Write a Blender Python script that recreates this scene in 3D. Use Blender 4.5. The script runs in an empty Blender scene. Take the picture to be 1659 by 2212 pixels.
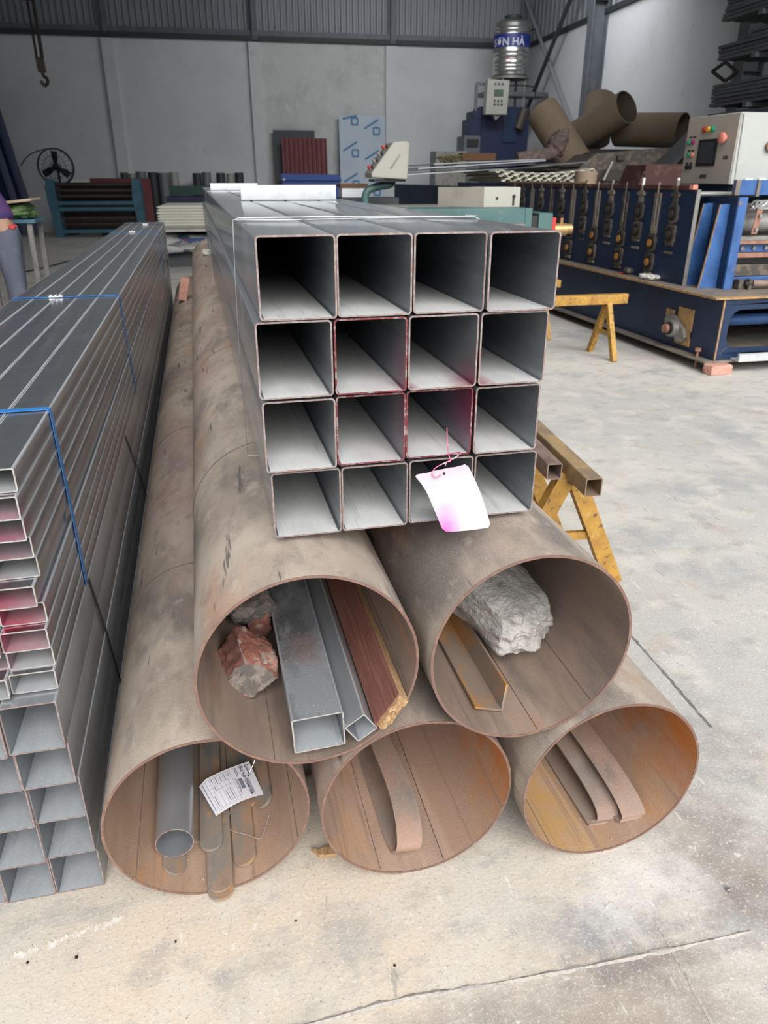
import bpy, math, random
from mathutils import Vector, Matrix, noise
R = math.radians
rnd = random.Random(7)
sc = bpy.context.scene
COL = sc.collection

# ------------------------------------------------------------------ camera
cam_d = bpy.data.cameras.new('camera'); cam = bpy.data.objects.new('camera', cam_d); COL.objects.link(cam)
cam.location = (0, 0, 1.376)
cam.rotation_euler = (R(90 - 24.3), 0, R(-13.3))
cam_d.sensor_fit = 'HORIZONTAL'; cam_d.sensor_width = 36.0; cam_d.lens = 1600 / 1659 * 36.0
cam_d.clip_start = 0.02; cam_d.clip_end = 200
cam_d.dof.use_dof = True; cam_d.dof.focus_distance = 1.62; cam_d.dof.aperture_fstop = 9.0
sc.camera = cam

# ------------------------------------------------------------------ light, exposure
world = bpy.data.worlds.new('overcast_sky'); sc.world = world; world.use_nodes = True
bg = world.node_tree.nodes['Background']; bg.inputs[0].default_value = (0.93, 0.97, 1.0, 1); bg.inputs[1].default_value = 0.6
sc.view_settings.view_transform = 'Standard'; sc.view_settings.look = 'None'
sc.view_settings.gamma = 1.0; sc.view_settings.use_curve_mapping = False
sc.view_settings.exposure = 0.78
sc.cycles.max_bounces = 7; sc.cycles.diffuse_bounces = 4; sc.cycles.glossy_bounces = 4
sc.cycles.use_denoising = True; sc.cycles.caustics_reflective = False; sc.cycles.caustics_refractive = False
sc.cycles.sample_clamp_indirect = 4.0
BT = Matrix.Rotation(R(-3), 4, 'Z')                  # the building stands 3 degrees off the pipes
def B(u, v, z=0.0):
    return BT @ Vector((u, v, z))
def wall_fill_light(u, v, z, sx, sy, watts, tilt=0):
    d = bpy.data.lights.new('wall_fill_light', 'AREA'); d.shape = 'RECTANGLE'; d.size = sx; d.size_y = sy; d.energy = watts
    d.color = (0.93, 0.97, 1.0)
    o = bpy.data.objects.new('wall_fill_light', d); COL.objects.link(o); o.location = B(u, v, z); o.rotation_euler = (R(tilt), 0, R(-3))
sun_d = bpy.data.lights.new('hazy_sun', 'SUN'); sun_d.energy = 2.5; sun_d.angle = R(50); sun_d.color = (1.0, .985, .96)
sun = bpy.data.objects.new('hazy_sun', sun_d); COL.objects.link(sun); sun.rotation_euler = (R(90 - 36), 0, R(3))
wall_fill_light(5.2, 16.5, 6.4, 6, 1.6, 200, 38)  # added fill lamp, unseen overhead, to brighten the back wall

# ------------------------------------------------------------------ materials
def surf(name, base, layers=(), rough=.6, metal=0., bump=0., bscale=60., bstretch=(1, 1, 1), rvar=0., emit=0):
    m = bpy.data.materials.new(name); m.use_nodes = True
    nt = m.node_tree; N = nt.nodes; L = nt.links; p = N['Principled BSDF']
    geo = N.new('ShaderNodeNewGeometry')
    def mp(stretch):
        a = N.new('ShaderNodeMapping'); a.inputs['Scale'].default_value = stretch[:3]; a.inputs['Rotation'].default_value = [R(q) for q in (stretch[3:] or (0, 0, 0))]; L.new(geo.outputs['Position'], a.inputs['Vector']); return a.outputs[0]
    def nz(scale, stretch, detail=4, rgh=.6):
        n = N.new('ShaderNodeTexNoise'); n.inputs['Scale'].default_value = scale; n.inputs['Detail'].default_value = detail
        n.inputs['Roughness'].default_value = rgh; L.new(mp(stretch), n.inputs['Vector']); return n.outputs['Fac']
    def mr(src, a, b, lo, hi, clamp=True):
        r = N.new('ShaderNodeMapRange'); r.clamp = clamp; L.new(src, r.inputs[0])
        for i, x in zip((1, 2, 3, 4), (a, b, lo, hi)): r.inputs[i].default_value = x
        return r.outputs[0]
    cur = None
    def mul(a, b):
        q = N.new('ShaderNodeMath'); q.operation = 'MULTIPLY'; L.new(a, q.inputs[0]); L.new(b, q.inputs[1]); return q.outputs[0]
    metal_mask = None
    for ly in layers:
        kind = ly[0]; c = ly[1]
        if kind == 'n':        # colour, scale, stretch, lo, hi, amount
            _, c, s, st, lo, hi, amt = ly; f = mr(nz(s, st), lo, hi, 0, amt)
        elif kind in 'sp':      # colour, centre, radius, amount, squash : a patch of paint or stain around a point
            _, c, ctr, rad, amt, sq = ly
            a = N.new('ShaderNodeVectorMath'); a.operation = 'SUBTRACT'; L.new(geo.outputs['Position'], a.inputs[0]); a.inputs[1].default_value = ctr
            b = N.new('ShaderNodeVectorMath'); b.operation = 'MULTIPLY'; L.new(a.outputs[0], b.inputs[0]); b.inputs[1].default_value = sq
            d = N.new('ShaderNodeVectorMath'); d.operation = 'LENGTH'; L.new(b.outputs[0], d.inputs[0])
            k = N.new('ShaderNodeMath'); k.operation = 'ADD'; L.new(d.outputs['Value'], k.inputs[0])
            am = rad * (.35 if kind == 's' else .10); L.new(mr(nz(3.2 / rad, (1, 1, 1), 6), .3, .7, -am, am), k.inputs[1])
            f = mr(k.outputs[0], (.1 if kind == 's' else -.1) * rad, rad, amt, 0)
        elif kind == 'v':      # voronoi spangle: colour, scale, amount
            _, c, s, amt = ly
            vo = N.new('ShaderNodeTexVoronoi'); vo.inputs['Scale'].default_value = s; L.new(geo.outputs['Position'], vo.inputs['Vector'])
            sp = N.new('ShaderNodeSeparateColor'); L.new(vo.outputs['Color'], sp.inputs[0]); f = mr(sp.outputs[0], .2, .9, 0, amt)
        mx = N.new('ShaderNodeMix'); mx.data_type = 'RGBA'; L.new(f, mx.inputs[0])
        if cur is None: mx.inputs[6].default_value = (*base, 1)
        else: L.new(cur, mx.inputs[6])
        mx.inputs[7].default_value = (*c, 1); cur = mx.outputs[2]
        if kind == 's' and metal > .3: metal_mask = f if metal_mask is None else metal_mask
    if cur is None: p.inputs['Base Color'].default_value = (*base, 1)
    else: L.new(cur, p.inputs['Base Color'])
    p.inputs['Metallic'].default_value = metal; p.inputs['Roughness'].default_value = rough
    if rvar: L.new(mr(nz(bscale * .35, bstretch), .3, .7, max(.03, rough - rvar), min(1, rough + rvar)), p.inputs['Roughness'])
    if bump:
        bn = N.new('ShaderNodeBump'); bn.inputs['Strength'].default_value = bump; bn.inputs['Distance'].default_value = .01
        L.new(nz(bscale, bstretch, 6, .65), bn.inputs['Height']); L.new(bn.outputs[0], p.inputs['Normal'])
    if emit: p.inputs['Emission Color'].default_value = (*base, 1); p.inputs['Emission Strength'].default_value = emit
    return m
I3 = (1, 1, 1); ST = (1, .06, 1)
PINK = (.45, .03, .13); DPINK = (.25, .01, .03)
M = {}
GALV = [('n', (.44, .46, .49), 14, (1, .12, 1), .38, .68, .55), ('n', (.70, .72, .735), 40, (1, .3, 1), .55, .75, .4), ('v', (.66, .68, .70), 260, .3), ('n', (.36, .37, .39), 6, I3, .55, .75, .35)]
SCUFF = [('n', (.34, .36, .39), 5, (1, .3, 1), .45, .68, .7), ('n', (.62, .64, .67), 16, (1, .10, 1), .60, .72, .5), ('n', (.74, .75, .76), 45, (1, .5, 1), .70, .76, .6)]
MIDPAINT = [('p', DPINK, (.452, 1.225, 1.032), .075, .9, (1.45, .8, .8)), ('p', DPINK, (.333, 1.22, 1.02), .055, .9, (2.2, .8, .5)), ('p', (.36, .02, .13), (.460, 1.26, .985), .085, .95, (1.7, .45, .9)), ('p', (.42, .13, .22), (.30, 1.25, .97), .10, .45, (1.2, .6, 1)), ('p', (.42, .13, .22), (.325, 1.25, 1.08), .055, .5, (1.6, .5, .8))]
LEFTPAINT = [('p', PINK, (-.37, 1.2, .852), .07, .85, (.6, .8, 1)), ('p', PINK, (-.39, 1.21, .80), .07, .9, (.8, .8, 1)), ('p', (.55, .02, .08), (-.385, 1.21, .665), .085, 1, (.8, .7, 1)), ('p', PINK, (-.43, 1.2, .60), .06, .8, (1, .7, 1)), ('p', PINK, (-.45, 1.2, .70), .1, .9, (1, .7, 1))]
M['galv'] = surf('galvanised_steel', (.46, .48, .51), SCUFF, .32, .6, 0, 60, I3, .06)
M['galv_mid'] = surf('bright_galvanised_steel', (.47, .49, .52), SCUFF + MIDPAINT, .17, .72, .006, 900, I3, 0)
M['galv_left'] = surf('glossy_galvanised_steel', (.36, .38, .41), SCUFF + LEFTPAINT, .2, .8, 0, 60, I3, .05)
DULL = [('n', (.47, .48, .49), 12, (1, .25, 1), .4, .66, .7), ('n', (.66, .67, .67), 170, I3, .55, .7, .5), ('n', (.38, .39, .40), 60, (1, .2, 1), .6, .72, .5)]
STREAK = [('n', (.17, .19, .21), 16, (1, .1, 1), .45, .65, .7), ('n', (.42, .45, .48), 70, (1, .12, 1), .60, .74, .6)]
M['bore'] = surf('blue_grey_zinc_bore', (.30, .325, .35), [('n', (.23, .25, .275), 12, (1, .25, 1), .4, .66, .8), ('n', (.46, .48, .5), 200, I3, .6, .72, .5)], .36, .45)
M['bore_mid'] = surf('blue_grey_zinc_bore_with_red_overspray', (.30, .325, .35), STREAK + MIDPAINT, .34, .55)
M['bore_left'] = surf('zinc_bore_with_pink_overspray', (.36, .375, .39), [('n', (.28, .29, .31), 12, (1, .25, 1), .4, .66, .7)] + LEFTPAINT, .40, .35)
M['dusty'] = surf('pale_zinc_dust', (.46, .485, .51), [('n', (.36, .38, .405), 14, (1, .3, 1), .4, .66, .8), ('n', (.60, .62, .64), 220, I3, .56, .70, .6), ('n', (.28, .3, .32), 300, I3, .58, .72, .5)], .5, .2)
M['dusty_mid'] = surf('pale_zinc_dust_with_red_overspray', (.70, .70, .69), [('n', (.58, .58, .57), 14, (1, .15, 1), .42, .62, .8), ('n', (.46, .46, .46), 60, (1, .06, 1), .60, .70, .7), ('n', (.80, .80, .79), 300, I3, .55, .70, .6), ('n', (.44, .44, .44), 420, I3, .57, .72, .6)] + MIDPAINT, .55, .1)
M['dusty_left'] = surf('pale_zinc_dust_with_pink_overspray', (.50, .51, .52), [('n', (.40, .41, .42), 14, (1, .3, 1), .4, .66, .8)] + LEFTPAINT, .5, .2)
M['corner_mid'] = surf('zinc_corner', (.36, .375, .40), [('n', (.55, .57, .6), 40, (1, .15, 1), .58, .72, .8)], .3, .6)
M['corner'] = surf('worn_highlit_zinc_corner', (.46, .48, .505), [('n', (.33, .35, .38), 40, (1, .15, 1), .5, .68, .8)], .42, .35)  # corner wear plus painted-in light that the rounded tube edges catch
M['galv_dirty'] = surf('dirty_galvanised_steel', (.36, .38, .405), [('n', (.15, .155, .165), 9, (1, .5, 1), .45, .60, .85), ('n', (.55, .56, .57), 20, (1, .3, 1), .58, .70, .6), ('s', (.34, .14, .10), (.14, 1.33, .46), .05, .5, (1, .6, 1)), ('n', (.60, .58, .55), 150, I3, .60, .70, .7), ('n', (.10, .1, .105), 120, I3, .62, .72, .6)], .42, .4)
M['bare_edge'] = surf('bare_cut_steel', (.25, .185, .17), [('n', (.36, .31, .30), 90, I3, .45, .6, .8), ('n', (.3, .12, .08), 60, I3, .55, .7, .7)], .55, .3)
M['bright_edge'] = surf('bright_cut_steel', (.46, .445, .42), [('n', (.3, .22, .18), 90, I3, .5, .65, .6)], .5, .4)
M['red_edge'] = surf('cut_steel_with_red_paint', (.17, .028, .035), [('n', (.33, .26, .25), 60, I3, .5, .60, .85)], .55, .2)
M['pipe_out'] = surf('dusty_mill_scale', (.315, .25, .203), [('n', (.47, .39, .32), 3.2, (1, .55, 1), .42, .58, 1), ('n', (.165, .142, .128), 4.0, (1.3, .5, 1.3), .52, .64, .9), ('n', (.42, .24, .15), 4.2, (1, .35, 1), .56, .68, .8), ('n', (.40, .27, .235), 2, (1, .3, 1), .5, .68, .6), ('n', (.21, .175, .155), 14, (1.6, .9, 1.6), .52, .70, .6), ('n', (.52, .44, .37), 21, (1, .6, 1), .58, .72, .6),
    ('n', (.09, .078, .07), 26, (1, .10, 1, 0, 0, 38), .665, .70, .9), ('n', (.10, .085, .075), 40, (1.2, .07, 1.2, 25, 0, 70), .69, .72, .8), ('n', (.56, .49, .42), 620, I3, .53, .68, .6), ('n', (.17, .14, .12), 800, I3, .57, .70, .7)], .72, .0, .22, 190)
M['pipe_in'] = surf('rusty_pipe_bore', (.33, .215, .15), [('n', (.47, .33, .245), 6, (1, .25, 1), .42, .62, .9), ('n', (.47, .225, .085), 5, (1, .5, 1), .55, .68, .75), ('n', (.19, .135, .11), 9, (1.5, .2, 1.5), .54, .66, .75), ('n', (.26, .17, .12), 32, (1.4, .05, 1.4), .56, .66, .6), ('n', (.60, .46, .33), 560, I3, .56, .70, .6), ('n', (.16, .1, .075), 700, I3, .60, .72, .7)], .75, .0, .16, 200)
M['pipe_in_grey'] = surf('brown_pipe_bore', (.235, .17, .135), [('n', (.335, .245, .19), 6, (1, .25, 1), .42, .62, .9), ('n', (.40, .20, .115), 6, (1, .4, 1), .58, .70, .7), ('n', (.155, .125, .108), 8, (1.5, .3, 1.5), .5, .66, .8), ('n', (.15, .11, .09), 30, (1.4, .05, 1.4), .58, .68, .6), ('n', (.45, .35, .27), 560, I3, .58, .70, .5), ('n', (.11, .085, .07), 700, I3, .60, .72, .7)], .72, .0, .14, 200)
M['pipe_in_orange'] = surf('orange_rusted_pipe_bore', (.36, .235, .17), [('n', (.51, .375, .29), 6, (1, .25, 1), .44, .62, .9), ('n', (.22, .145, .11), 5, (1.2, .3, 1.2), .52, .66, .8), ('n', (.50, .26, .11), 7, (1, .4, 1), .58, .70, .7), ('s', (.50, .165, .03), (.51, 1.19, .27), .19, 1, (1, .45, 1)), ('s', (.52, .175, .035), (.93, 1.15, .29), .22, 1, (1, .45, 1)), ('s', (.48, .28, .09), (.67, 1.2, .05), .14, .9, (1, .4, 1)), ('n', (.25, .165, .12), 34, (1.4, .05, 1.4), .57, .66, .6), ('n', (.62, .44, .28), 560, I3, .56, .70, .6), ('n', (.17, .1, .07), 700, I3, .58, .72, .75)], .78, .0, .18, 200)
M['rim'] = surf('rusty_cut_rim', (.175, .10, .078), [('n', (.27, .15, .10), 50, I3, .5, .65, .8), ('n', (.2, .12, .1), 25, I3, .5, .7, .7)], .7)
M['weld'] = surf('dark_weld_line', (.13, .10, .085), [('n', (.22, .15, .11), 40, I3, .45, .65, .8)], .7)
M['bar'] = surf('rusty_flat_bar', (.235, .2, .17), [('n', (.33, .20, .12), 22, (1, .4, 1), .46, .62, .85), ('n', (.13, .145, .145), 16, (1, .4, 1), .55, .66, .8), ('n', (.50, .27, .08), 34, (1, .5, 1), .6, .72, .8)], .75, 0, .15, 220)
M['strip'] = surf('dull_rusty_strip', (.235, .20, .172), [('n', (.31, .20, .15), 7, (1, .5, 1), .44, .60, .85), ('s', (.36, .215, .155), (.33, 1.14, .04), .10, .85, (.6, 1, .6)), ('s', (.33, .215, .165), (.83, 1.11, .04), .09, .85, (.6, 1, .6)), ('n', (.155, .135, .12), 11, (1, .5, 1), .53, .68, .8), ('n', (.42, .33, .27), 480, I3, .54, .68, .6), ('n', (.12, .09, .07), 600, I3, .58, .70, .7)], .78, 0, .2, 240)
M['angle'] = surf('rusted_angle_steel', (.25, .19, .15), [('n', (.42, .2, .05), 14, (1, .3, 1), .44, .6, .9), ('n', (.17, .16, .16), 12, (1, .4, 1), .54, .66, .8)], .65, .1, .1, 160)
M['rock'] = surf('grey_broken_concrete', (.37, .355, .335), [('n', (.52, .50, .47), 18, I3, .42, .62, .8), ('n', (.25, .245, .24), 26, I3, .55, .7, .8), ('n', (.60, .57, .53), 120, I3, .55, .7, .6)], .9, 0, .9, 55)
M['brick'] = surf('broken_red_brick', (.27, .105, .075), [('n', (.19, .09, .075), 16, I3, .42, .62, .9), ('n', (.42, .34, .29), 22, I3, .53, .63, .8), ('n', (.42, .17, .11), 60, I3, .55, .7, .7), ('n', (.16, .11, .1), 40, I3, .62, .72, .7)], .9, 0, .7, 70)
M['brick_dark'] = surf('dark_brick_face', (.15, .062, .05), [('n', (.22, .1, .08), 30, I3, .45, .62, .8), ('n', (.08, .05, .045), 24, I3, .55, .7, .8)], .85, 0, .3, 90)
M['mortar_pale'] = surf('pale_mortar_smear', (.42, .33, .29), [('n', (.35, .15, .1), 40, I3, .5, .62, .9)], .9, 0, .6, 90)
M['mortar'] = surf('grey_mortar', (.15, .13, .115), [('n', (.33, .27, .23), 40, I3, .45, .62, .9), ('n', (.2, .18, .17), 40, I3, .58, .7, .8)], .9, 0, .8, 80)
M['brickpale'] = surf('pink_brick', (.55, .27, .21), [('n', (.62, .36, .29), 40, I3, .45, .62, .9)], .9, 0, .5, 80)
M['wood_face'] = surf('red_brown_wood_veneer', (.215, .085, .065), [('n', (.29, .13, .1), 28, (6, .25, 6), .42, .62, .9), ('n', (.12, .045, .035), 30, (8, .2, 8), .55, .7, .8), ('n', (.42, .27, .22), 60, (5, .5, 5), .66, .72, .8)], .55, 0, .08, 150, (5, .2, 5))
M['wood_raw'] = surf('raw_broken_wood', (.56, .36, .19), [('n', (.38, .22, .11), 60, (3, .4, 3), .45, .62, .9)], .85, 0, .6, 120, (3, .5, 3))
M['white_tag'] = surf('white_plastic_tag', (.50, .50, .53), [('p', (.75, .03, .40), (.395, 1.19, .775), .052, 1, (1.5, .2, .8)), ('p', (.62, .30, .44), (.41, 1.19, .912), .06, .8, (.55, .2, 1.6))], .45)
M['pink_wire'] = surf('pink_sprayed_wire', (.72, .16, .30), [('n', (.8, .78, .8), 70, I3, .5, .6, .8)], .45, .2)
M['wire'] = surf('bright_steel_wire', (.62, .62, .62), (), .35, .8)
M['paper'] = surf('white_label_paper', (.78, .78, .84), [('n', (.62, .62, .66), 30, I3, .55, .75, .5)], .8)
M['ink'] = surf('dark_blue_ink', (.045, .05, .12), (), .7)
M['inkgrey'] = surf('grey_ink', (.30, .31, .38), (), .7)
M['black'] = surf('black_plastic', (.012, .012, .014), (), .35)
M['blue_strap'] = surf('blue_steel_strap', (.045, .23, .60), [('n', (.025, .12, .38), 25, (1, 1, .4), .5, .65, .8)], .35, .25)
M['dark_strap'] = surf('dark_steel_strap', (.05, .05, .055), (), .4, .6)
M['seal'] = surf('bright_crimp_seal', (.80, .82, .84), (), .3, .7)
M['white_galv'] = surf('bright_zinc_offcut', (.54, .56, .57), [('n', (.42, .44, .46), 24, I3, .5, .7, .7)], .45, .15)
M['yellow'] = surf('chipped_yellow_paint', (.45, .25, .045), [('n', (.32, .165, .035), 14, I3, .42, .6, .8), ('n', (.13, .07, .04), 42, I3, .585, .64, .95), ('n', (.50, .36, .16), 30, I3, .6, .7, .5)], .6, 0, .08, 80)
M['yellow_worn'] = surf('worn_yellow_beam', (.37, .255, .13), [('n', (.22, .16, .12), 9, (1, .6, 1), .42, .6, .85), ('n', (.48, .33, .14), 14, I3, .55, .66, .7)], .6, .1, .08, 80)
M['brown_tube'] = surf('brown_primer_steel', (.24, .165, .135), [('n', (.36, .28, .23), 10, I3, .5, .66, .7), ('n', (.13, .085, .07), 14, I3, .55, .7, .7)], .55, .15, .05, 80)
# floor: poured concrete, cream dust by the pipes, grey further off, oil-brown patches at the front right
M['floor'] = surf('dusty_concrete', (.455, .445, .425), [
    ('n', (.565, .54, .49), .9, I3, .40, .60, .9), ('s', (.63, .525, .405), (-.1, .95, 0), 1.0, .9, (.8, 1, 1)),
    ('n', (.335, .345, .35), 1.9, I3, .53, .66, .8), ('n', (.62, .585, .525), 4.2, I3, .52, .66, .7), ('n', (.33, .315, .30), 7.5, (1, 1.3, 1), .53, .68, .65), ('n', (.46, .365, .28), 5.5, I3, .57, .70, .5),
    ('s', (.30, .245, .205), (.55, .70, 0), .30, .8, (.6, 2.0, 1)), ('s', (.21, .175, .165), (.70, .80, 0), .16, .85, (.7, 2.2, 1)), ('s', (.24, .19, .17), (.98, .90, 0), .17, .85, (1, 1.3, 1)), ('s', (.25, .21, .19), (.30, .76, 0), .18, .6, (.8, 2.2, 1)), ('s', (.25, .215, .195), (1.03, 1.05, 0), .18, .75, I3), ('s', (.25, .25, .265), (.66, .89, 0), .16, .75, (.8, 1.8, 1)), ('s', (.27, .25, .24), (1.2, 1.3, 0), .2, .6, I3),
    ('s', (.30, .31, .32), (.16, .98, 0), .09, .6, (.8, 1, 1)), ('s', (.70, .69, .66), (.80, .99, 0), .13, .55, (.9, 1.2, 1)), ('s', (.74, .73, .71), (.70, .92, 0), .10, .45, (1.2, 1, 1)), ('s', (.68, .67, .64), (.9, .93, 0), .09, .5, (1.2, 1.2, 1)),
    ('n', (.74, .71, .66), 24, (1.5, .25, 1, 0, 0, 55), .66, .70, .6), ('n', (.72, .69, .64), 30, (1.2, 1, 1), .64, .70, .55), ('n', (.27, .25, .23), 20, (1.6, .3, 1, 0, 0, -15), .66, .71, .6), ('n', (.13, .12, .115), 75, I3, .70, .73, .9), ('n', (.72, .69, .63), 120, I3, .56, .70, .6), ('n', (.27, .245, .22), 130, I3, .57, .70, .65), ('n', (.68, .62, .54), 300, I3, .55, .68, .5)], .78, 0, .2, 120)
M['floor_line'] = surf('cement_joint_ridge', (.47, .43, .385), [('n', (.30, .27, .24), 60, I3, .5, .65, .9)], .9, 0, .5, 120)
M['floor_crack'] = surf('dark_floor_joint', (.16, .15, .14), [('n', (.3, .28, .26), 50, I3, .5, .65, .8)], .9)
M['chalk'] = surf('white_paint_smear', (.70, .67, .62), [('n', (.60, .50, .395), 60, I3, .42, .58, 1)], .8)
M['wall'] = surf('white_painted_masonry', (.70, .70, .71), [('n', (.60, .605, .61), .8, I3, .45, .7, .8), ('n', (.52, .51, .5), 3.5, I3, .62, .75, .5)], .85, 0, .05, 20)
M['wall_worn'] = surf('patchy_white_masonry', (.64, .635, .62), [('n', (.5, .49, .475), 1.3, I3, .47, .68, .8), ('n', (.72, .72, .71), 5, I3, .55, .7, .7)], .9, 0, .1, 30)
M['clad'] = surf('grey_sheet_cladding', (.265, .28, .30), [('n', (.22, .23, .25), 1, I3, .45, .65, .7)], .5, .1)
M['steelgrey'] = surf('dark_grey_steelwork', (.11, .12, .135), [('n', (.15, .16, .175), 4, I3, .45, .65, .8)], .5)
M['beam_dark'] = surf('black_beam_steel', (.035, .037, .042), (), .6)  # near-black strips below the cladding, and one brace
M['rod_grey'] = surf('grey_brace', (.24, .25, .265), (), .5)
M['roof'] = surf('roof_sheet', (.40, .41, .42), (), .7)
M['blue'] = surf('machine_blue_paint', (.010, .027, .075), [('n', (.006, .016, .046), 3, I3, .42, .62, .8), ('n', (.10, .075, .06), 9, I3, .66, .74, .8), ('n', (.016, .042, .11), 16, I3, .62, .74, .5)], .45, 0, .03, 40)
M['blue_bright'] = surf('bright_machine_blue', (.05, .13, .34), [('n', (.03, .085, .24), 5, I3, .45, .62, .8), ('n', (.25, .14, .09), 14, I3, .64, .72, .8)], .4)
M['rust_edge'] = surf('worn_orange_edge', (.42, .25, .10), [('n', (.25, .16, .10), 20, I3, .45, .62, .9)], .7)
M['flange'] = surf('grimy_steel_flange', (.17, .145, .125), [('n', (.26, .215, .17), 6, I3, .45, .62, .8)], .7)
M['bearing'] = surf('greasy_bearing_housing', (.085, .074, .063), [('n', (.19, .15, .12), 14, I3, .48, .62, .8)], .5, .3)
M['bearing_dark'] = surf('black_bearing_ring', (.018, .017, .017), (), .45)
M['orange'] = surf('orange_shaft_end', (.46, .22, .045), [('n', (.3, .14, .04), 20, I3, .48, .62, .8)], .55)
M['shaft_dark'] = surf('dark_shaft_end', (.07, .055, .045), (), .5, .3)
M['redbrown'] = surf('red_oxide_rail', (.07, .024, .021), [('n', (.15, .085, .06), 9, I3, .52, .66, .8)], .6)
M['rust'] = surf('plain_rust', (.33, .17, .12), [('n', (.22, .11, .08), 12, I3, .45, .62, .8)], .8)
M['steel'] = surf('machined_steel', (.45, .45, .44), [('n', (.3, .29, .28), 10, I3, .48, .65, .8)], .35, .8)
M['steel_dull'] = surf('dull_steel', (.30, .29, .275), [('n', (.2, .185, .17), 9, I3, .48, .65, .8)], .5, .5)
M['cream'] = surf('cream_cabinet_paint', (.38, .375, .325), [('n', (.33, .32, .27), 3, I3, .5, .7, .7), ('n', (.3, .24, .18), 22, I3, .68, .74, .8)], .5)
M['cab_grey'] = surf('dirty_beige_cabinet', (.44, .39, .335), [('n', (.34, .30, .26), 3, I3, .45, .65, .7), ('n', (.14, .11, .1), 26, I3, .68, .74, .8)], .55)
M['cab_white'] = surf('white_cabinet_paint', (.42, .43, .41), [('n', (.37, .38, .35), 4, I3, .5, .7, .7), ('n', (.45, .36, .25), 18, I3, .70, .76, .8)], .5)
M['screen'] = surf('dark_screen', (.045, .048, .06), (), .2)
M['lcd'] = surf('green_lcd', (.09, .13, .10), (), .3)
for k, c in dict(btn_red=(.45, .03, .03), btn_yellow=(.75, .45, .05), btn_green=(.02, .30, .17), btn_magenta=(.35, .02, .13), estop=(.75, .26, .20)).items(): M[k] = surf(k.replace('btn', 'button_cap'), c, (), .3)
M['card'] = surf('brown_paper_tube', (.31, .235, .165), [('n', (.27, .195, .135), 2, I3, .45, .65, .8)], .8, 0, .03, 60)
M['card_in'] = surf('brown_paper_bore', (.15, .115, .085), (), .9)
M['sheet_dark'] = surf('dark_grey_roofing', (.10, .105, .118), [('n', (.16, .16, .17), 5, (1, .2, 1), .45, .65, .8)], .45, .2)
M['sheet_light'] = surf('pale_grey_sheet', (.52, .53, .55), (), .4, .3)
M['cream_sheet'] = surf('cream_foam_panel', (.74, .73, .62), [('n', (.62, .61, .5), 3, I3, .5, .7, .6)], .6)
M['teal'] = surf('teal_machine_paint', (.065, .14, .135), [('n', (.045, .10, .10), 4, I3, .45, .65, .8), ('n', (.2, .22, .21), 14, I3, .6, .72, .5)], .45)
M['red_sign'] = surf('red_paint', (.5, .035, .03), (), .5)
M['red_sheet'] = surf('dark_red_sheet', (.155, .018, .02), (), .45)
M['anthracite'] = surf('anthracite_sheet', (.045, .05, .055), (), .5)
M['blue_sheet'] = surf('dark_blue_sheet', (.012, .028, .10), [('n', (.02, .04, .13), 2, (1, 1, .2), .45, .65, .8)], .4)
M['blue_cab'] = surf('royal_blue_paint', (.045, .095, .33), (), .45)
M['film'] = surf('pale_blue_protective_film', (.50, .57, .64), [('n', (.42, .49, .57), 1.4, I3, .45, .65, .7)], .35)
M['film_print'] = surf('blue_film_print', (.06, .20, .42), (), .5)
M['tank'] = surf('stainless_tank', (.58, .57, .54), [('n', (.45, .44, .42), 3, (1, 1, .3), .45, .65, .7)], .25, .9)
M['tank_band'] = surf('blue_label_band', (.02, .035, .22), (), .4)
M['white'] = surf('white_letter', (.70, .71, .75), (), .5)
M['green_dark'] = surf('dark_green_cabinet', (.012, .06, .045), (), .5)
M['navy'] = surf('dark_navy_panel', (.012, .018, .06), (), .5)
M['bench_blue'] = surf('teal_blue_frame', (.06, .17, .24), [('n', (.04, .12, .18), 5, I3, .45, .65, .7)], .5)
M['grey_roll'] = surf('grey_rolled_sheet', (.20, .20, .215), (), .45, .2)
M['dark_roll'] = surf('charcoal_rolled_sheet', (.05, .052, .06), (), .45, .2)
M['pale_roll'] = surf('pale_rolled_sheet', (.37, .36, .33), (), .5, .1)
M['jeans'] = surf('grey_blue_denim', (.115, .125, .17), [('n', (.17, .18, .225), 8, I3, .48, .66, .8)], .9, 0, .25, 90)
M['shirt'] = surf('purple_shirt', (.085, .04, .15), [('n', (.03, .035, .12), 9, I3, .45, .6, .9), ('n', (.2, .02, .12), 16, I3, .6, .66, .8)], .85, 0, .15, 60)
M['skin'] = surf('skin', (.42, .24, .165), (), .6)
M['hair'] = surf('black_hair', (.012, .01, .01), (), .6)
M['shoe'] = surf('dark_shoe', (.03, .03, .033), (), .6)
M['red_cloth'] = surf('red_waistband', (.6, .07, .06), (), .8)
M['bag_green'] = surf('green_bag', (.08, .15, .05), [('n', (.2, .28, .14), 20, I3, .45, .6, .8)], .6)
M['plywood'] = surf('pale_plywood', (.52, .40, .26), [('n', (.38, .28, .18), 8, (1, .3, 1), .45, .65, .8)], .8)
M['straw'] = surf('dry_straw', (.16, .145, .07), (), .9)
M['tarp'] = surf('patchwork_tarp', (.42, .42, .42), [('n', (.06, .10, .21), 5, (1, 1, 2), .5, .55, 1), ('n', (.45, .09, .10), 4, (1, 1.3, 2.2), .58, .62, 1)], .8)
M['pinkrag'] = surf('pink_grey_wrapping', (.13, .10, .09), [('n', (.24, .145, .14), 14, I3, .5, .6, .9), ('n', (.12, .1, .09), 18, I3, .55, .65, .8)], .9, 0, .4, 40)
M['timber'] = surf('orange_timber', (.13, .06, .025), (), .8)
M['glove'] = surf('white_work_rag', (.66, .65, .60), (), .9, 0, .3, 60)
M['chain'] = surf('oily_chain', (.055, .05, .042), (), .45, .6)
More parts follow.
